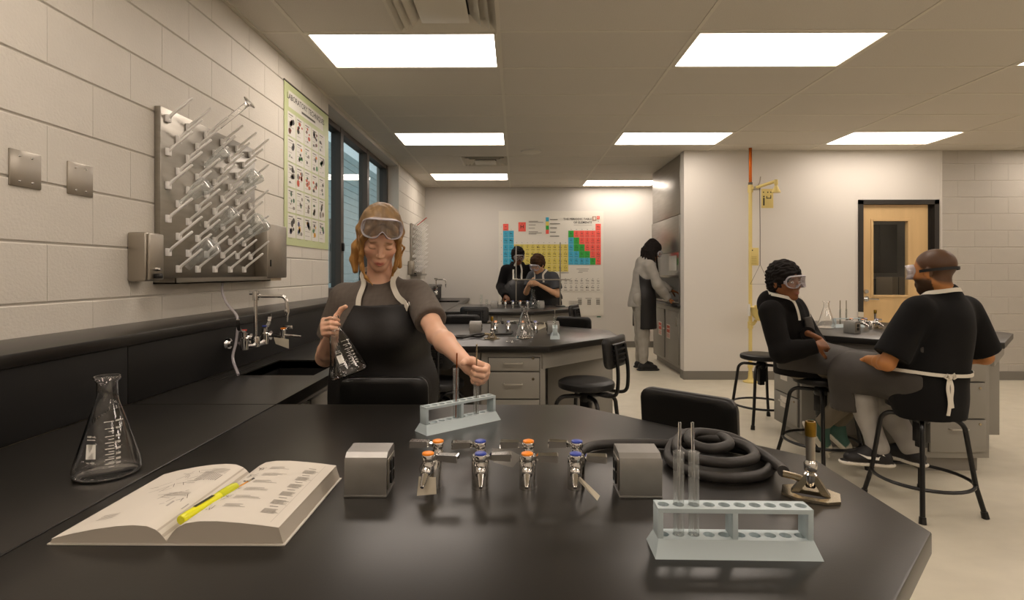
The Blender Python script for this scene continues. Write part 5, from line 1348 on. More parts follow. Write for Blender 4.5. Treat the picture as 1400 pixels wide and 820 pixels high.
def goggles(parent, org, c, Rm, s=1.0, lift=0.0, tilt=0.0, fwd=0.0, strap='black_vinyl', band=True):
    Rl = rot(0, tilt); Tf = lambda x, y, z: Vector(tuple(np.array(c) + s * (Rm @ (Rl @ A(x, y, z) + A(0, -fwd, lift))) - np.array(org)))
    Rr = .088; hw = .086
    def bend(u, v, dep): a = u / Rr; rr_ = Rr + dep; return (rr_ * math.sin(a), -.026 - rr_ * math.cos(a) + .0, v)
    vt = lambda u: .037 * max(0, 1 - abs(u / hw) ** 5) ** .5; vb = lambda u: -.035 * max(0, 1 - abs(u / hw) ** 5) ** .5 + .026 * math.exp(-(u / .015) ** 2)
    us = [hw * math.sin(R(-90 + 180 * i / 36)) for i in range(37)]
    g = B(); out = [(u, vt(u)) for u in us] + [(u, vb(u)) for u in reversed(us[1:-1])]
    def loop(sc, dep, dz=0.0): return [Tf(*bend(u * sc, v * sc + (0.002 if 0 else 0) + dz, dep)) for u, v in out]
    L = B(); rows = 8; v = []
    for u in us[1:-1]:
        for j in range(rows + 1): v.append(Tf(*bend(u, vb(u) + (vt(u) - vb(u)) * j / rows, .004)))
    f = [(i * (rows + 1) + j, (i + 1) * (rows + 1) + j, (i + 1) * (rows + 1) + j + 1, i * (rows + 1) + j + 1) for i in range(len(us) - 3) for j in range(rows)]
    gp = bpy.data.objects.new('goggles', B().loft([loop(1.0, .006), loop(1.05, .004), loop(1.10, -.008), loop(1.14, -.03), loop(1.10, -.028), loop(1.03, -.006), loop(.95, .002), loop(1.0, .006)], False).mesh('goggles', 60))
    COL.objects.link(gp); gp.data.materials.append(MATS['goggle_vinyl']); gp.parent = parent
    L.raw(v, f).done('goggle_lens', 'goggle_lens', gp, 60)
    g = B(); g.tube(loop(1.0, .005), .0022 * s, 6, True); g.done('lens_rim', 'goggle_vinyl', gp, 60)
    for q in (-1, 1):
        b = B(); b.box(-.006, -.008, -.010, .006, .010, .010, .003); o_ = b.done('strap_clip', 'goggle_vinyl', gp)
        M = Matrix([[*(s * (Rm @ Rl)[i]), 0] for i in range(3)] + [[0, 0, 0, 1]]); M.translation = Tf(*bend(q * hw * 1.06, 0, -.004)); o_.data.transform(M)
    if band:
        pts = []
        for i in range(25):
            a = R(-118 + 236 * i / 24); pts.append(Tf(.085 * math.sin(a), .012 + .106 * math.cos(a) if abs(a) < 1.57 else .012 + .075 * math.cos(a), .004 + .006 * math.cos(a)))
        rings = []
        for i, p in enumerate(pts):
            a = R(-118 + 236 * i / 24); nn = Vector(tuple(Rm @ (Rl @ A(math.sin(a), math.cos(a), 0)))); up = Vector(tuple(Rm @ (Rl @ A(0, 0, 1))))
            rings.append([p - up * .008 - nn * .001, p + up * .008 - nn * .001, p + up * .008 + nn * .0015, p - up * .008 + nn * .0015])
        B().loft(rings).done('strap', strap, gp, 50)
    return gp
def shoe(name, parent, org, ankle, fw, sole='#d8d4cb', upper='#1a1918', toe=None, sc=1.0, up=A(0, 0, 1), res=.006):
    fw = nrm(fw); up = nrm(np.array(up) - fw * np.dot(up, fw)); sd = np.cross(fw, up); a = np.array(ankle)
    Rm = np.stack([sd, -fw, up], 1)
    P = [C(a - up * .0, a - up * .055 * sc - fw * .02, .042 * sc, .040 * sc, .03), C(a - up * .05 * sc - fw * .03, a - up * .058 * sc + fw * .13 * sc, .040 * sc, .040 * sc, .03, (up, .8)), C(a + fw * .02, a - up * .05 * sc + fw * .1 * sc, .036 * sc, .030 * sc, .03),
         C(a - up * .083 * sc - fw * .045 * sc, a - up * .083 * sc + fw * .155 * sc, .041 * sc, .040 * sc, .006, (up, .38))]
    D, lo, ax = field(P, res, .006)
    def col(v):
        z = (v - a) @ up; y = (v - a) @ fw; c = np.tile(np.array(lin(upper)), (len(v), 1)); m = z < -.074 * sc; c[m] = lin(sole)
        if toe is not None: m2 = (y > .12 * sc) & (z > -.074 * sc); c[m2] = lin(toe)
        return c
    return skin_mesh(name, D, lo, res, 'shoe', parent, org, col)
def person(label, base):
    o = thing('person', label, 'person', base); return o
def hl(c, Rm, s): return lambda x, y, z: np.array(c) + s * (Rm @ A(x, y, z))
def cap_prims(c, Rm, s, grow=0.0, low=-.05, back=-.07):
    T = hl(c, Rm, s); g = grow
    return [E(T(0, .018, .038), A(.080 + g, .100 + g, .088 + g) * s, Rm, .02 * s), E(T(0, .055, -.02), A(.068 + g, .055 + g, .065 + g) * s, Rm, .03 * s),
            E(T(0, -.125, -.052), A(.068, .085, .112) * s, Rm, .018 * s, 'e-'), E(T(0, -.02, -.155), A(.12, .16, .085) * s, Rm, .02 * s, 'e-')]
def plane_cut(D, ax, pt, n):
    n = nrm(n); X, Y, Z = ax[0][:, None, None], ax[1][None, :, None], ax[2][None, None, :]
    return np.maximum(D, ((X - pt[0]) * n[0] + (Y - pt[1]) * n[1] + (Z - pt[2]) * n[2]).astype(np.float32))
def apron_shell(name, prims, off, th, res, m, parent, org, maskf, disp=None):
    D, lo, ax = field(prims, res, off + th + .02)
    X, Y, Z = ax[0][:, None, None], ax[1][None, :, None], ax[2][None, None, :]
    D = np.maximum(np.abs(D - off) - th / 2, maskf(X, Y, Z)).astype(np.float32)
    return skin_mesh(name, D, lo, res, m, parent, org, None, disp)
def cloth(name, prims, off, res, m, parent, org, col, cuts=(), fold=.004, ff=22, seed=1, stretch=(1, 1, .6)):
    D, lo, ax = field(prims, res, off + .02); D = D - off
    for pt, n in cuts: D = plane_cut(D, ax, pt, n)
    return skin_mesh(name, D, lo, res, m, parent, org, col, lambda v: waves(v, fold, ff, seed, stretch))
def sleeve(sh, el, frac, r0, r1, k=.03): sh, el = np.array(sh), np.array(el); return C(sh, sh + (el - sh) * frac, r0, r1, k, None, 'k')
# ------------------------------------------------------------------ standing woman with the flask
org = (-.55, 2.26, 0); g_ = person('woman in grey t-shirt and black apron standing with goggles pushed up, holding a flask', org)
hc, Rm, s = A(-.522, 2.112, 1.447), rot(17, 33, 3), .985
nk, che, pel, sR, sL = A(-.543, 2.20, 1.272), A(-.545, 2.205, 1.095), A(-.55, 2.27, .87), A(-.692, 2.20, 1.208), A(-.394, 2.19, 1.216)
f_ = A(.08, -1, 0); side = A(1, .08, 0)
axv = nrm(np.array(HF_TOP - HF_BASE)); G = np.array(HF_TOP) - axv * .038
dR, nR = nrm(A(-.12, -.93, .34)), A(1, -.1, .1); nRo = nrm(nR - dR * (nR @ dR)); wR = G - dR * .062 - nRo * .0345
eR = A(-.782, 2.25, .962)
GT = np.array(RG + u * .0612) + A(0, 0, .143)
dL = nrm(A(.75, -.6, -.28)); nL = A(-.55, -.8, -.05); nLo = nrm(nL - dL * (nL @ dL)); wL = GT - dL * .066 - nLo * .026
eL = A(-.285, 1.985, 1.085)
tor = torso_prims(pel, che, nk, sL, sR, f_, .90, 0, 1)
skinp = tor + neck_prims(nk, hc, Rm, s, .92) + arm_prims(sR, eR, wR, .98) + arm_prims(sL, eL, wL, .98) + head_prims(hc, Rm, s, .96, .92, 1.05)
skinp += hand_prims(wR, dR, nR, 1, ((70, 62, 40), (72, 62, 42), (74, 64, 42), (76, 66, 44)), (-.05, .9, .38), .92, 0, 34)
skinp += hand_prims(wL, dL, nL, -1, ((58, 75, 45), (66, 80, 50), (72, 82, 52), (78, 84, 52)), (.35, .35, .85), .97, 0, 14)
D, lo, ax = field(skinp, .0036, .01)
skin_mesh('body', D, lo, .0036, 'skin', g_, org, face_color(hc, Rm, s, '#dcae92', '#b0574e', '#8a6238', 'shut', amp=.025))
shirt = [p for p in tor] + [sleeve(sR, eR, .62, .047, .049, .02), sleeve(sL, eL, .64, .047, .050, .02)]
T = hl(hc, Rm, s)
shirt_n = shirt + [C(nk + A(0, 0, -.0), nk + A(.01, -.06, .12), .062, .075, .02, None, 'c-'), C(nk + A(.012, -.10, -.045), nk + A(.012, -.10, .06), .008, .065, .01, None, 'c-')]
cloth('t_shirt', shirt_n, .010, .005, 'cloth', g_, org, flatcol('#5f5750', .05, 300, 4), [(A(0, 0, .80), A(0, 0, -1))], .0035, 26, 2)
hipR, hipL = pel + A(-.085, 0, -.02), pel + A(.085, 0, -.02)
legs = leg_prims(hipR, A(-.64, 2.26, .47), A(-.64, 2.30, .09), 1) + leg_prims(hipL, A(-.46, 2.25, .47), A(-.46, 2.28, .09), 1) + [C(hipR, hipL, .11, .11, .05)]
cloth('trousers', legs, .012, .009, 'cloth', g_, org, flatcol('#2b2d33', .04, 200, 3), (), .004, 24, 5)
for x, y in ((-.64, 2.30), (-.46, 2.28)): shoe('shoe', g_, org, A(x, y, .1), A(.05, -1, 0))
apc = A(-.515, 2.2, 0)
def mk(X, Y, Z):
    sx = np.abs((X - apc[0]) * side[0] + (Y - apc[1]) * side[1]); w = np.interp(Z, [.4, .95, 1.06, 1.19], [.235, .225, .175, .112])
    return np.maximum(np.maximum(sx - w, Z - 1.186), np.maximum(.42 - Z, (Y - 2.235)))
apron_shell('apron', tor + legs + [C(A(-.55, 2.27, .86), A(-.55, 2.25, .4), .17, .16, .1, (nrm(f_), .75))], .026, .011, .006, 'apron_dark', g_, org, mk, lambda v: waves(v, .0035, 17, 9, (1, 1, .8)))
body_sh = shirt + neck_prims(nk, hc, Rm, s, .92)
ribbon('apron_strap', [(-.612, 2.06, 1.175), (-.607, 2.09, 1.215), (-.592, 2.12, 1.262), (-.588, 2.17, 1.30), (-.575, 2.23, 1.315), (-.54, 2.27, 1.32), (-.50, 2.23, 1.318), (-.485, 2.17, 1.30), (-.474, 2.12, 1.262), (-.45, 2.09, 1.215), (-.432, 2.06, 1.175)], .021, .003, 'strap', g_, org, body_sh, .006, None, 5, .014)
# small three-bar mark on the shirt
P = []
for k, h_ in enumerate((.010, .016, .022)):
    b = B(); x0 = -.452 + k * .0085; q = np.array([[x0, 2.05, 1.198], [x0 + .006, 2.05, 1.196], [x0 + .006 - h_ * .35, 2.05, 1.196 + h_], [x0 - h_ * .35, 2.05, 1.198 + h_]])
    for _ in range(8): gq = np.stack([evalp(shirt, q + .002 * np.eye(3)[i]) - evalp(shirt, q - .002 * np.eye(3)[i]) for i in range(3)], 1); gq /= np.linalg.norm(gq, axis=1, keepdims=True); q = q - (evalp(shirt, q) - .0165)[:, None] * gq
    b.raw([Vector(tuple(p - np.array(org))) for p in q], [(0, 1, 2, 3)]).done('logo_bar', 'white_print', g_, None)
hp = cap_prims(hc, Rm, s, .001)
def strand(pts, r0, r1, k=.012):
    q = [T(*p) for p in pts]; n = len(q) - 1
    return [C(q[i], q[i + 1], r0 + (r1 - r0) * i / n, r0 + (r1 - r0) * (i + 1) / n, k) for i in range(n)]
hp2 = []
for q in (-1, 1):
    hp2 += strand([(q * .010, -.068, .104), (q * .050, -.068, .066), (q * .068, -.052, .016), (q * .066, -.055, -.05), (q * .060, -.062, -.11), (q * .05, -.068, -.15)], .011, .004)
    hp2 += strand([(q * .045, -.045, .088), (q * .070, -.024, .03), (q * .072, -.024, -.04), (q * .068, -.03, -.10), (q * .064, -.035, -.135)], .014, .006)
    hp2 += strand([(q * .05, .0, .085), (q * .072, .015, .02), (q * .070, .035, -.05)], .020, .018)
hp2 += strand([(-.05, .05, -.03), (-.085, .045, -.08), (-.092, .03, -.13), (-.085, .01, -.17)], .026, .012) + strand([(.078, -.01, -.02), (.096, -.005, -.04), (.09, -.01, -.062), (.078, -.012, -.06)], .004, .004, .003)
hp2 += strand([(.04, .06, -.03), (.08, .035, -.09), (.088, .01, -.14)], .018, .008) + strand([(-.066, -.066, -.10), (-.045, -.085, -.14), (-.02, -.10, -.16)], .006, .003)
D, lo, ax = field(hp + hp2, .0042, .015)
def hcol(v):
    L = ((v - hc) @ Rm) / s; t = np.clip((L[:, 2] + .04) / .13, 0, 1)[:, None]; n = (waves(v, .16, 260, 8, (1, 1, .08)))[:, None]
    part = np.exp(-(L[:, 0] / .004) ** 2)[:, None] * (L[:, 2] > .06)[:, None] * .25
    return (np.array(lin('#a87c44')) * (1 - t) + np.array(lin('#7f6544')) * t) * (1 + n) * (1 - part)
skin_mesh('hair', D, lo, .0042, 'hair', g_, org, hcol, lambda v: waves((v - hc) @ Rm, .0011, 330, 3, (1, .5, .05)))
goggles(g_, org, hc, Rm, s * .98, .042, -22, -.008)
# ------------------------------------------------------------------ generic dressed figure for the others
def figure(label, org, hc, Rm, s, nk, che, pel, sL, sR, f, armL, armR, handL, handR, skin, lip, hairc, g=1.0, belly=0.0, res=.006, eyes='open', beard=None, scalp=None, legsL=None, legsR=None, pants='#555', shoes=None,
           topc='#181614', topmat='fleece', sleeve_frac=None, hem=None, extra=(), offs=.016, fold=.005, ff=20, hood=False, jaw=1.0, nose=1.0, lips=1.0, pant_off=.018, hand_sc=1.0):
    o = person(label, org)
    tor = torso_prims(pel, che, nk, sL, sR, f, g, belly)
    P = tor + neck_prims(nk, hc, Rm, s, 1.05 * (g if g > 1 else 1)) + arm_prims(sL, *armL, g) + arm_prims(sR, *armR, g) + head_prims(hc, Rm, s, jaw, nose, lips)
    for (w, hd) in ((armL[1], handL), (armR[1], handR)):
        if hd: P += hand_prims(w, hd[0], hd[1], hd[2], hd[3], hd[4] if len(hd) > 4 else (.55, .6, .4), hand_sc)
    D, lo, ax = field(P, res, .012)
    skin_mesh('body', D, lo, res, 'skin', o, org, face_color(hc, Rm, s, skin, lip, hairc, eyes, beard=beard, scalp=scalp))
    top_ = list(tor) + list(extra)
    for sh, (el, wr) in ((sL, armL), (sR, armR)):
        if sleeve_frac is not None: top_.append(sleeve(sh, el, sleeve_frac, .056 * g, .062 * g, .025))
        else:
            el, wr = np.array(el), np.array(wr); top_ += [C(sh, el, .062 * g, .054 * g, .035), C(el, el + (wr - el) * .5, .056 * g, .050 * g, .02), C(el + (wr - el) * .4, el + (wr - el) * .97, .050 * g, .036 * g, .015, None, 'k')]
    cut = list(top_)
    if not hood: cut += [C(np.array(nk), np.array(nk) + (hc - nk) * .6, .062 * g, .075 * g, .015, None, 'c-')]
    else:
        T = hl(nk, rot(math.degrees(math.atan2(f[0], -f[1]))), 1)
        hd = [(-.055, -.075, -.035), (-.08, -.03, .0), (-.075, .03, .03), (-.04, .07, .035), (0, .08, .03), (.04, .07, .035), (.075, .03, .03), (.08, -.03, .0), (.055, -.075, -.035)]
        q = [T(*p) for p in hd]; cut += [C(q[i], q[i + 1], .017, .017, .02) for i in range(8)] + [E(T(0, .095, -.02), (.08, .05, .07), rot(math.degrees(math.atan2(f[0], -f[1]))), .04)]
        cut += [C(np.array(nk) + A(0, 0, .0), np.array(nk) + (hc - nk) * .8, .050, .060, .01, None, 'c-')]
    cuts = [(A(0, 0, hem), A(0, 0, -1))] if hem is not None else []
    cloth('hoodie' if sleeve_frac is None else 't_shirt', cut, offs, res + .0005, topmat, o, org, flatcol(topc, .05, 60, 4), cuts, fold, ff, 2)
    lg = []
    for lgx in (legsL, legsR):
        if lgx is not None: lg += leg_prims(*lgx, min(g, 1.0))
    if lg:
        lg += [C(legsL[0], legsR[0], .10, .10, .05)]
        cloth('trousers', lg, pant_off, res + .003, 'cloth', o, org, flatcol(pants, .06, 90, 3), (), .006, 26, 5)
    return o, tor, top_, lg
# ------------------------------------------------------------------ leaning boy
Q = lambda x, y, z: A(x * 1.035, y * 1.035, 1.31 + (z - 1.31) * 1.035)
org = (2.02, 3.80, 0); f = nrm(A(.80, -.60, 0)); sd = A(-f[1], f[0], 0)
hc, Rm, s = Q(1.735, 3.57, 1.252), rot(20, 2, -4), 1.05
nk, che, pel, sR, sL = Q(1.738, 3.62, 1.118), Q(1.775, 3.655, .955), Q(1.915, 3.725, .735), Q(1.625, 3.53, 1.055), Q(1.875, 3.735, 1.07)
kR, kL = A(2.29, 3.58, .65), A(2.40, 3.74, .66)
bo, tor, tp, lg = figure('seated boy in black hoodie, goggles and grey apron leaning back with folded arms', org, hc, Rm, s, nk, che, pel, sL, sR, f,
    (Q(1.955, 3.65, .84), Q(1.83, 3.475, .925)), (Q(1.64, 3.42, .81), Q(1.80, 3.335, .865)), (A(.62, -.55, -.35), A(-.4, -.2, -.9), 1, ((22, 28, 20),) * 4), (A(.85, .35, .1), A(-.3, .6, -.5), -1, ((30, 40, 30),) * 4),
    '#7a4d2e', '#8f5647', '#1c1512', .93, 0, .0055, legsL=(A(2.055, 3.915, .70), kL, A(2.20, 3.80, .27)), legsR=(A(1.925, 3.785, .70), kR, A(2.04, 3.70, .30)), pants='#7b7262', topc='#110f0e', hood=True, hem=.605, extra=[C(che, pel, .14, .165, .06, (nrm(f), .72)), C(pel, pel + A(0, 0, -.1), .19, .185, .05, (nrm(f), .85))], nose=1.15, lips=1.3, pant_off=.016)
shoe('shoe', bo, org, A(2.04, 3.70, .285), A(.55, -.12, -.83), '#d8d2c2', '#3f6357', '#d8d2c2', 1.0, A(.8, -.1, .5)); shoe('shoe', bo, org, A(2.20, 3.80, .255), A(.70, -.15, -.68), '#d8d2c2', '#3f6357', '#d8d2c2', 1.0, A(.7, -.1, .6))
def seated_mask(pel, f, sd, ka, kz, ztop, bw, bib, lapw, drop, thz, nk=None, lat=0.0):
    def mk(X, Y, Z):
        a = (X - pel[0]) * f[0] + (Y - pel[1]) * f[1]; q = np.abs((X - pel[0]) * sd[0] + (Y - pel[1]) * sd[1] - np.interp(Z, [pel[2] - .1, pel[2] + .1, nk[2]], [lat, lat * .5, float((nk - pel) @ sd)]))
        w = np.interp(Z, [pel[2] - .4, pel[2] + .08, pel[2] + .2, ztop], [lapw, lapw, bw + .03, bw])
        zl = np.where(a < ka - .03, thz + (kz - thz) * np.clip(a / ka, 0, 1) - .005, kz - drop)
        return np.maximum(np.maximum(q - w, Z - ztop), np.maximum(np.maximum(zl - Z, a - ka - .16), bib - a))
    return mk
ka = float((.5 * (kR + kL) - pel) @ f)
lap = torso_prims(pel, che, nk, sL, sR, f, 1.10) + leg_prims(A(2.055, 3.915, .70), kL, A(2.43, 3.72, .35), 1.0)[:1] + leg_prims(A(1.925, 3.785, .70), kR, A(2.32, 3.56, .35), 1.0)[:1]
lap = lap + [C(.5 * (A(2.055, 3.915, .70) + A(1.925, 3.785, .70)), .5 * (kL + kR), .09, .07, .08), C(kL, kL + A(.03, -.03, -.2), .062, .05, .08), C(kR, kR + A(.03, -.03, -.2), .062, .05, .08), C(.5 * (kL + kR), .5 * (kL + kR) + A(.03, -.03, -.2), .06, .06, .08)]
apron_shell('apron', lap, .034, .011, .0065, 'apron_grey', bo, org, seated_mask(pel, f, sd, ka, .62, 1.015, .105, -.12, .26, .16, .66, nk), lambda v: waves(v, .005, 16, 12))
nkp = tor + neck_prims(nk, hc, Rm, s, 1.05)
ribbon('apron_strap', [tuple(np.array(nk) + f * a + sd * b + A(0, 0, c)) for a, b, c in ((.12, -.085, -.115), (.11, -.08, -.06), (.075, -.07, 0), (.0, -.068, .045), (-.06, -.03, .06), (-.07, .0, .062), (-.06, .03, .06), (.0, .068, .045), (.075, .07, 0), (.11, .08, -.06), (.12, .085, -.115))], .02, .003, 'strap', bo, org, torso_prims(pel, che, nk, sL, sR, f, 1.10) + neck_prims(nk, hc, Rm, s, 1.05), .004, None, 5, .034)
hp = cap_prims(hc, Rm, s, .012)
D, lo, ax = field(hp, .0045, .02); skin_mesh('hair', D, lo, .0045, 'curls', bo, org, flatcol('#15100d', .2, 200, 2), lambda v: waves(v, .0042, 190, 5, n=7))
goggles(bo, org, hc, Rm, s)
# ------------------------------------------------------------------ seated man, back to the camera
org = (2.27, 3.12, 0); f = nrm(A(-.6, .8, 0)); sd = A(-f[1], f[0], 0)
hc, Rm, s = A(2.318, 3.085, 1.315), rot(206, 4, 0), 1.06
nk, che, pel, sL, sR = A(2.365, 3.07, 1.175), A(2.362, 3.09, 1.01), A(2.295, 3.125, .725), A(2.165, 3.005, 1.10), A(2.555, 3.17, 1.085)
kL, kR = A(2.05, 3.37, .685), A(2.15, 3.425, .685)
mo, tor, tp, lg = figure('seated man in black t-shirt seen from behind with a white apron tie', org, hc, Rm, s, nk, che, pel, sL, sR, f,
    (A(2.01, 3.01, .815), A(2.055, 3.235, .80)), (A(2.70, 3.20, .82), A(2.50, 3.40, .795)), (A(-.05, .95, -.25), A(.2, -.1, -1), -1, ((18, 22, 15),) * 4), (A(-.6, .75, -.2), A(0, -.1, -1), 1, ((18, 22, 15),) * 4),
    '#a8703f', '#8f5647', '#1a1411', 1.10, .03, .0055, beard='#231a14', scalp='#2a1f18', legsL=(A(2.205, 3.065, .71), kL, A(2.135, 3.275, .275)), legsR=(A(2.375, 3.165, .71), kR, A(2.36, 3.315, .275)), pants='#9a9690', topc='#0d0c0c', topmat='cloth', sleeve_frac=.80, hem=.52,
    extra=[C(che, pel + A(.02, -.02, -.02), .16, .20, .06, (nrm(f), .72)), C(pel + A(.0, -.0, .0), pel + A(.02, -.03, -.15), .21, .20, .06, (nrm(f), .72))], offs=.022, fold=.008, ff=24, pant_off=.022, hand_sc=1.05)
for an, fw, nm in ((A(2.135, 3.275, .27), A(-1, .22, 0), 0), (A(2.36, 3.315, .27), A(-.4, .9, 0), 1)):
    so = shoe('shoe', mo, org, an, fw, '#d8d2c6', '#191716', None, 1.08)
    fwn = nrm(fw); sdv = A(fwn[1], -fwn[0], 0) * (-1 if nm == 0 else 1); sw = [(-.055, .012), (-.02, -.012), (.035, -.008), (.09, .022), (.035, .006), (-.02, .004), (-.045, .024)]
    if nm == 0:
        v = [Vector(tuple(an + fwn * (.035 + a) + A(fwn[1], -fwn[0], 0) * -.0435 * (1 if 1 else 1) + A(0, 0, -.045 + b) - np.array(org))) for a, b in sw]
        w = [p + Vector((0, -.0045, 0)) for p in v]; n = len(v)
        B().raw(v + w, [tuple(range(n, 2 * n))] + [(i, (i + 1) % n, n + (i + 1) % n, n + i) for i in range(n)]).done('side_mark', 'white_print', so, None)
ka = float((.5 * (kR + kL) - pel) @ f)
h1, h2 = A(2.205, 3.065, .71), A(2.375, 3.165, .71)
lap = tor + [C(h1, kL, .10, .07, .08), C(h2, kR, .10, .07, .08), C(.5 * (h1 + h2), .5 * (kL + kR), .10, .07, .08), C(kL, kL + A(-.02, .03, -.22), .068, .055, .08), C(kR, kR + A(-.02, .03, -.22), .068, .055, .08)]
apron_shell('apron', lap, .034, .011, .0065, 'apron_grey', mo, org, seated_mask(pel, f, sd, ka, .60, 1.05, .15, -.07, .34, .12, .585, nk, .05), lambda v: waves(v, .006, 15, 14))
shirtf = tp
ribbon('apron_tie', [tuple(pel + f * a + sd * b + A(0, 0, c)) for a, b, c in ((.06, .2, .045), (.0, .2, .045), (-.08, .15, .04), (-.12, .0, .035), (-.1, -.1, .04), (-.03, -.19, .045), (.05, -.2, .05))], .018, .004, 'strap', mo, org, shirtf, .012, None, 6, .024)
def onto(p, prims, off):
    q = np.array([p], float)
    for _ in range(8):
        gq = np.stack([evalp(prims, q + .002 * np.eye(3)[i]) - evalp(prims, q - .002 * np.eye(3)[i]) for i in range(3)], 1); gq /= np.linalg.norm(gq, axis=1, keepdims=True) + 1e-9; q = q - (evalp(prims, q) - off)[:, None] * gq * .9
    return q[0]
kn = onto(A(2.262, 2.88, .762), shirtf, .04)
for k, pts in enumerate((((0, 0, 0), (-.012, -.005, -.06), (-.004, -.002, -.13), (-.01, -.004, -.20)), ((0, 0, 0), (.014, -.006, -.05), (.006, -.002, -.11), (.012, -.004, -.16)))):
    ribbon('tie_end', [tuple(kn + A(*q)) for q in pts], .018, .003, 'strap', mo, org, shirtf, .012, None, 6, .024)
for x, z in ((-.03, .0), (.03, .004)): B().tube([Vector(tuple(kn - np.array(org))), Vector(tuple(kn + A(x * .6, -.006, .016 + z) - np.array(org))), Vector(tuple(kn + A(x, -.004, .0) - np.array(org))), Vector(tuple(kn + A(x * .5, -.004, -.008) - np.array(org)))], .005, 8).done('tie_loop', 'strap', mo)
o_ = B(); o_.lathe([(0, -.012), (.010, -.009), (.012, 0), (.010, .009), (0, .012)], 12, c=tuple(kn - np.array(org))); o_.done('tie_knot', 'strap', mo)
nkp = tor + neck_prims(nk, hc, Rm, s, 1.15)
ribbon('neck_strap', [tuple(np.array(nk) + f * a + sd * b + A(0, 0, c)) for a, b, c in ((.10, .075, -.05), (.06, .085, -.005), (.0, .08, .03), (-.06, .045, .04), (-.08, .0, .042), (-.06, -.045, .04), (.0, -.08, .03), (.06, -.085, -.005), (.10, -.075, -.05))], .022, .004, 'strap', mo, org, nkp, .006, None, 5, .012)
goggles(mo, org, hc, Rm, s * 1.0, .0, 0, .004)
# ------------------------------------------------------------------ person at the fume hood
org = (1.70, 7.48, 0); f = A(1, 0, 0); sd = A(0, 1, 0)
hc, Rm, s = A(1.842, 7.46, 1.595), rot(78, 24, 0), 1.06
nk, che, pel, sR, sL = A(1.772, 7.48, 1.455), A(1.725, 7.48, 1.27), A(1.675, 7.48, .99), A(1.755, 7.305, 1.40), A(1.755, 7.655, 1.40)
ho, tor, tp, lg = figure('person in grey hoodie with long dark locs working at the fume hood', org, hc, Rm, s, nk, che, pel, sL, sR, f,
    (A(1.92, 7.69, 1.20), A(2.13, 7.62, 1.06)), (A(1.855, 7.275, 1.145), A(2.005, 7.32, .965)), (A(.9, -.1, -.3), A(0, 0, -1), 1, ((20, 25, 20),) * 4), (A(.85, .15, -.45), A(.1, .2, -.9), -1, ((22, 28, 20),) * 4),
    '#9a6238', '#8f5647', '#15110e', 1.0, 0, .0075, legsL=(A(1.675, 7.57, .95), A(1.70, 7.585, .51), A(1.70, 7.60, .10)), legsR=(A(1.675, 7.39, .95), A(1.70, 7.375, .51), A(1.695, 7.37, .10)), pants='#9b968d', topc='#9c978f', hood=True, hem=.84, extra=[C(che, pel + A(-.01, 0, -.12), .145, .165, .06, (A(1, 0, 0), .85))], pant_off=.016)
for a in (A(1.70, 7.60, .105), A(1.695, 7.37, .105)): shoe('shoe', ho, org, a, A(1, .02, 0), '#1d1b1a', '#161413', None, 1.1, res=.008)
def mkh(X, Y, Z): return np.maximum(np.maximum(np.abs(Y - 7.47) - np.interp(Z, [.5, .98, 1.12, 1.30], [.33, .33, .30, .14]), Z - 1.30), np.maximum(.56 - Z, 1.625 - X + 0 * Z))
apron_shell('apron', tor + lg + [C(A(1.68, 7.48, .98), A(1.71, 7.48, .5), .19, .19, .08, (A(1, 0, 0), .75))], .044, .014, .009, 'apron_dark', ho, org, mkh, lambda v: waves(v, .004, 14, 3))
T = hl(hc, Rm, s); hp = cap_prims(hc, Rm, s, .012); rr = random.Random(4)
for i in range(34):
    a = R(-150 + 300 * i / 33 + rr.uniform(-5, 5)); x, y = math.sin(a), math.cos(a); ln = rr.uniform(.2, .34)
    if y < -.75: continue
    p0, p1 = T(x * .07, .02 + y * .085, .06), T(x * .098, .025 + y * .11, -.03); p2 = p1 + A(rr.uniform(-.02, .02), rr.uniform(-.02, .02), -ln * .5); p3 = p2 + A(rr.uniform(-.015, .02), rr.uniform(-.02, .02), -ln * .5)
    hp += [C(p0, p1, .013, .012, .008), C(p1, p2, .012, .011, .004), C(p2, p3, .011, .008, .004)]
hp += [E(T(0, .05, .10), A(.06, .06, .05) * s, Rm, .02)]
D, lo, ax = field(hp, .006, .015); skin_mesh('hair', D, lo, .006, 'curls', ho, org, flatcol('#1a1411', .25, 150, 2), lambda v: waves(v, .0025, 160, 6))
goggles(ho, org, hc, Rm, s)
# ------------------------------------------------------------------ two students behind the third table
org = (.03, 8.30, 0); f = nrm(A(.08, -1, 0)); sd = A(1, .08, 0)
hc, Rm, s = A(.025, 8.465, 1.555), rot(12, 14, 0), 1.06
nk, che, pel, sR, sL = A(.02, 8.530, 1.405), A(.02, 8.540, 1.23), A(.02, 8.310, .95), A(-.165, 8.530, 1.345), A(.205, 8.530, 1.345)
k1, tor, tp, lg = figure('student in black hoodie and goggles standing before the periodic table', org, hc, Rm, s, nk, che, pel, sL, sR, f,
    (A(.285, 8.480, 1.09), A(.15, 8.320, 1.09)), (A(-.245, 8.480, 1.09), A(-.16, 8.080, .96)), (A(-.2, -.8, .3), A(-.8, .2, 0), -1, ((40, 50, 30),) * 4), (A(.3, -.8, -.3), A(.2, 0, -1), -1, ((20, 25, 20),) * 4),
    '#6a4329', '#7d4a3c', '#15110e', 1.05, 0, .008, legsL=(A(.11, 8.310, .93), A(.12, 8.300, .5), A(.12, 8.320, .10)), legsR=(A(-.07, 8.310, .93), A(-.08, 8.300, .5), A(-.08, 8.320, .10)), pants='#25242a', topc='#121010', hood=True, hem=.84)
for x in (.12, -.08): shoe('shoe', k1, org, A(x, 8.320, .105), A(.05, -1, 0), '#cfcac0', '#1a1918', None, 1.0, res=.009)
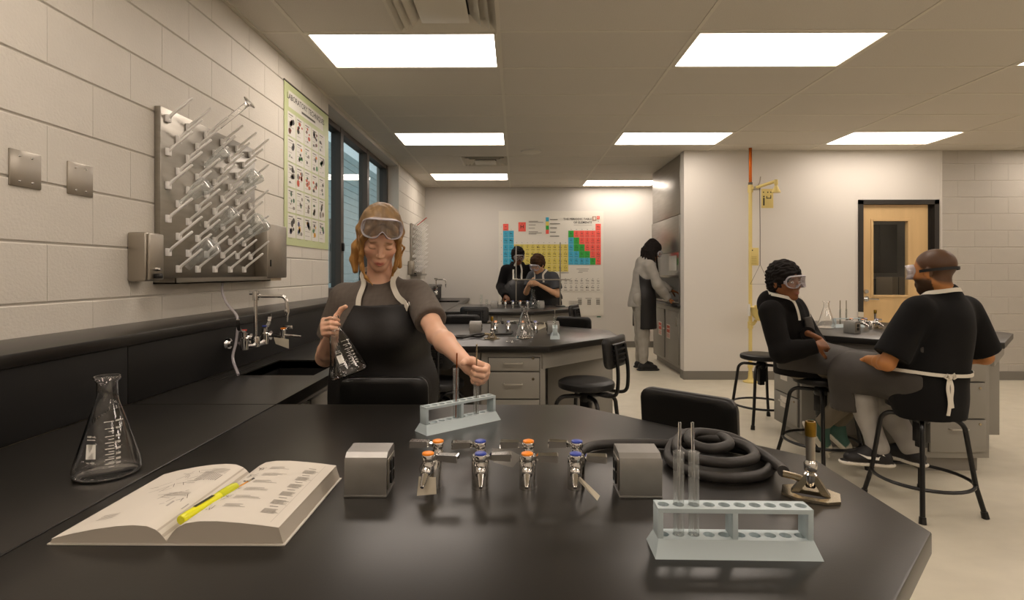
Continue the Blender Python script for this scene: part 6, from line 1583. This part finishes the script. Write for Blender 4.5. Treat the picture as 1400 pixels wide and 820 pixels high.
def mask_st(cx, yf, ztop, zb): return lambda X, Y, Z: np.maximum(np.maximum(np.abs(X - cx) - np.interp(Z, [.4, 1.02, 1.15, ztop], [.25, .24, .2, .125]), Z - ztop), np.maximum(zb - Z, Y - yf + 0 * Z))
apron_shell('apron', tor + lg + [C(pel, A(.02, 8.300, .45), .19, .19, .08, (A(0, 1, 0), .72))], .035, .014, .009, 'apron_dark', k1, org, mask_st(.02, 8.30, 1.27, .45), lambda v: waves(v, .004, 14, 3))
nkp = tor + neck_prims(nk, hc, Rm, s, 1.05)
ribbon('apron_strap', [(-.10, 8.170, 1.25), (-.085, 8.190, 1.33), (-.075, 8.240, 1.40), (-.06, 8.320, 1.44), (.02, 8.370, 1.45), (.10, 8.320, 1.44), (.115, 8.240, 1.40), (.125, 8.190, 1.33), (.14, 8.170, 1.25)], .026, .004, 'strap', k1, org, nkp, .004, None, 5, .024)
hp = cap_prims(hc, Rm, s, .014); D, lo, ax = field(hp, .007, .02); skin_mesh('hair', D, lo, .007, 'curls', k1, org, flatcol('#120e0c', .2, 150, 2), lambda v: waves(v, .006, 120, 5, n=7))
goggles(k1, org, hc, Rm, s)
org = (.42, 7.94, 0); f = nrm(A(-.55, -.83, 0)); sd = A(-f[1], f[0], 0)
hc, Rm, s = A(.295, 7.765, 1.425), rot(-32, 30, 6), 1.05
nk, che, pel, sL, sR = A(.355, 7.84, 1.295), A(.395, 7.88, 1.13), A(.45, 7.98, .88), A(.52, 7.765, 1.245), A(.235, 7.945, 1.255)
k2, tor, tp, lg = figure('student in dark grey t-shirt bending over a test tube behind the third table', org, hc, Rm, s, nk, che, pel, sL, sR, f,
    (A(.575, 7.70, .995), A(.30, 7.635, 1.145)), (A(.14, 7.86, 1.02), A(.17, 7.68, 1.14)), (A(-.85, -.25, .35), A(-.3, .9, .2), 1, ((60, 60, 40),) * 4), (A(.3, -.8, .3), A(.9, .3, 0), 1, ((60, 60, 40),) * 4),
    '#c89b78', '#a86a58', '#3a2818', 1.0, 0, .007, legsL=(A(.53, 7.93, .86), A(.52, 7.93, .46), A(.53, 7.99, .10)), legsR=(A(.37, 8.03, .86), A(.36, 8.02, .46), A(.37, 8.08, .10)), pants='#2b2a2e', topc='#46474a', topmat='cloth', sleeve_frac=.62, hem=.80, offs=.018)
for a in (A(.53, 7.99, .105), A(.37, 8.08, .105)): shoe('shoe', k2, org, a, f, '#cfcac0', '#2a2826', None, 1.0, res=.009)
def mk2(X, Y, Z):
    a = (X - pel[0]) * f[0] + (Y - pel[1]) * f[1]; q = np.abs((X - pel[0]) * sd[0] + (Y - pel[1]) * sd[1]); return np.maximum(np.maximum(q - np.interp(Z, [.4, .95, 1.05, 1.18], [.25, .24, .2, .13]), Z - 1.16), np.maximum(.42 - Z, -.02 - a))
apron_shell('apron', tor + lg + [C(pel, A(.43, 7.98, .42), .19, .19, .08, (f, .72))], .035, .014, .009, 'apron_dark', k2, org, mk2, lambda v: waves(v, .004, 14, 3))
nkp = tor + neck_prims(nk, hc, Rm, s, 1.05)
ribbon('apron_strap', [tuple(np.array(nk) + f * a + sd * b + A(0, 0, c)) for a, b, c in ((.15, -.10, -.13), (.12, -.085, -.05), (.06, -.075, .0), (-.03, -.05, .03), (-.06, .0, .035), (-.03, .05, .03), (.06, .075, 0), (.12, .085, -.05), (.15, .1, -.13))], .026, .004, 'strap', k2, org, nkp, .004, None, 5, .02)
hp = cap_prims(hc, Rm, s, .012) + [E(hl(hc, Rm, s)(0, -.055, .10), A(.055, .04, .03) * s, Rm, .02)]; D, lo, ax = field(hp, .006, .02); skin_mesh('hair', D, lo, .006, 'curls', k2, org, flatcol('#3f2b1b', .2, 150, 2), lambda v: waves(v, .005, 110, 5, n=6))
goggles(k2, org, hc, Rm, s)
tb = tube_in((.222, 7.60, 1.10), 'small test tube held up by the bending student', .14, .009, (R(-4), 0), 'glass_far')
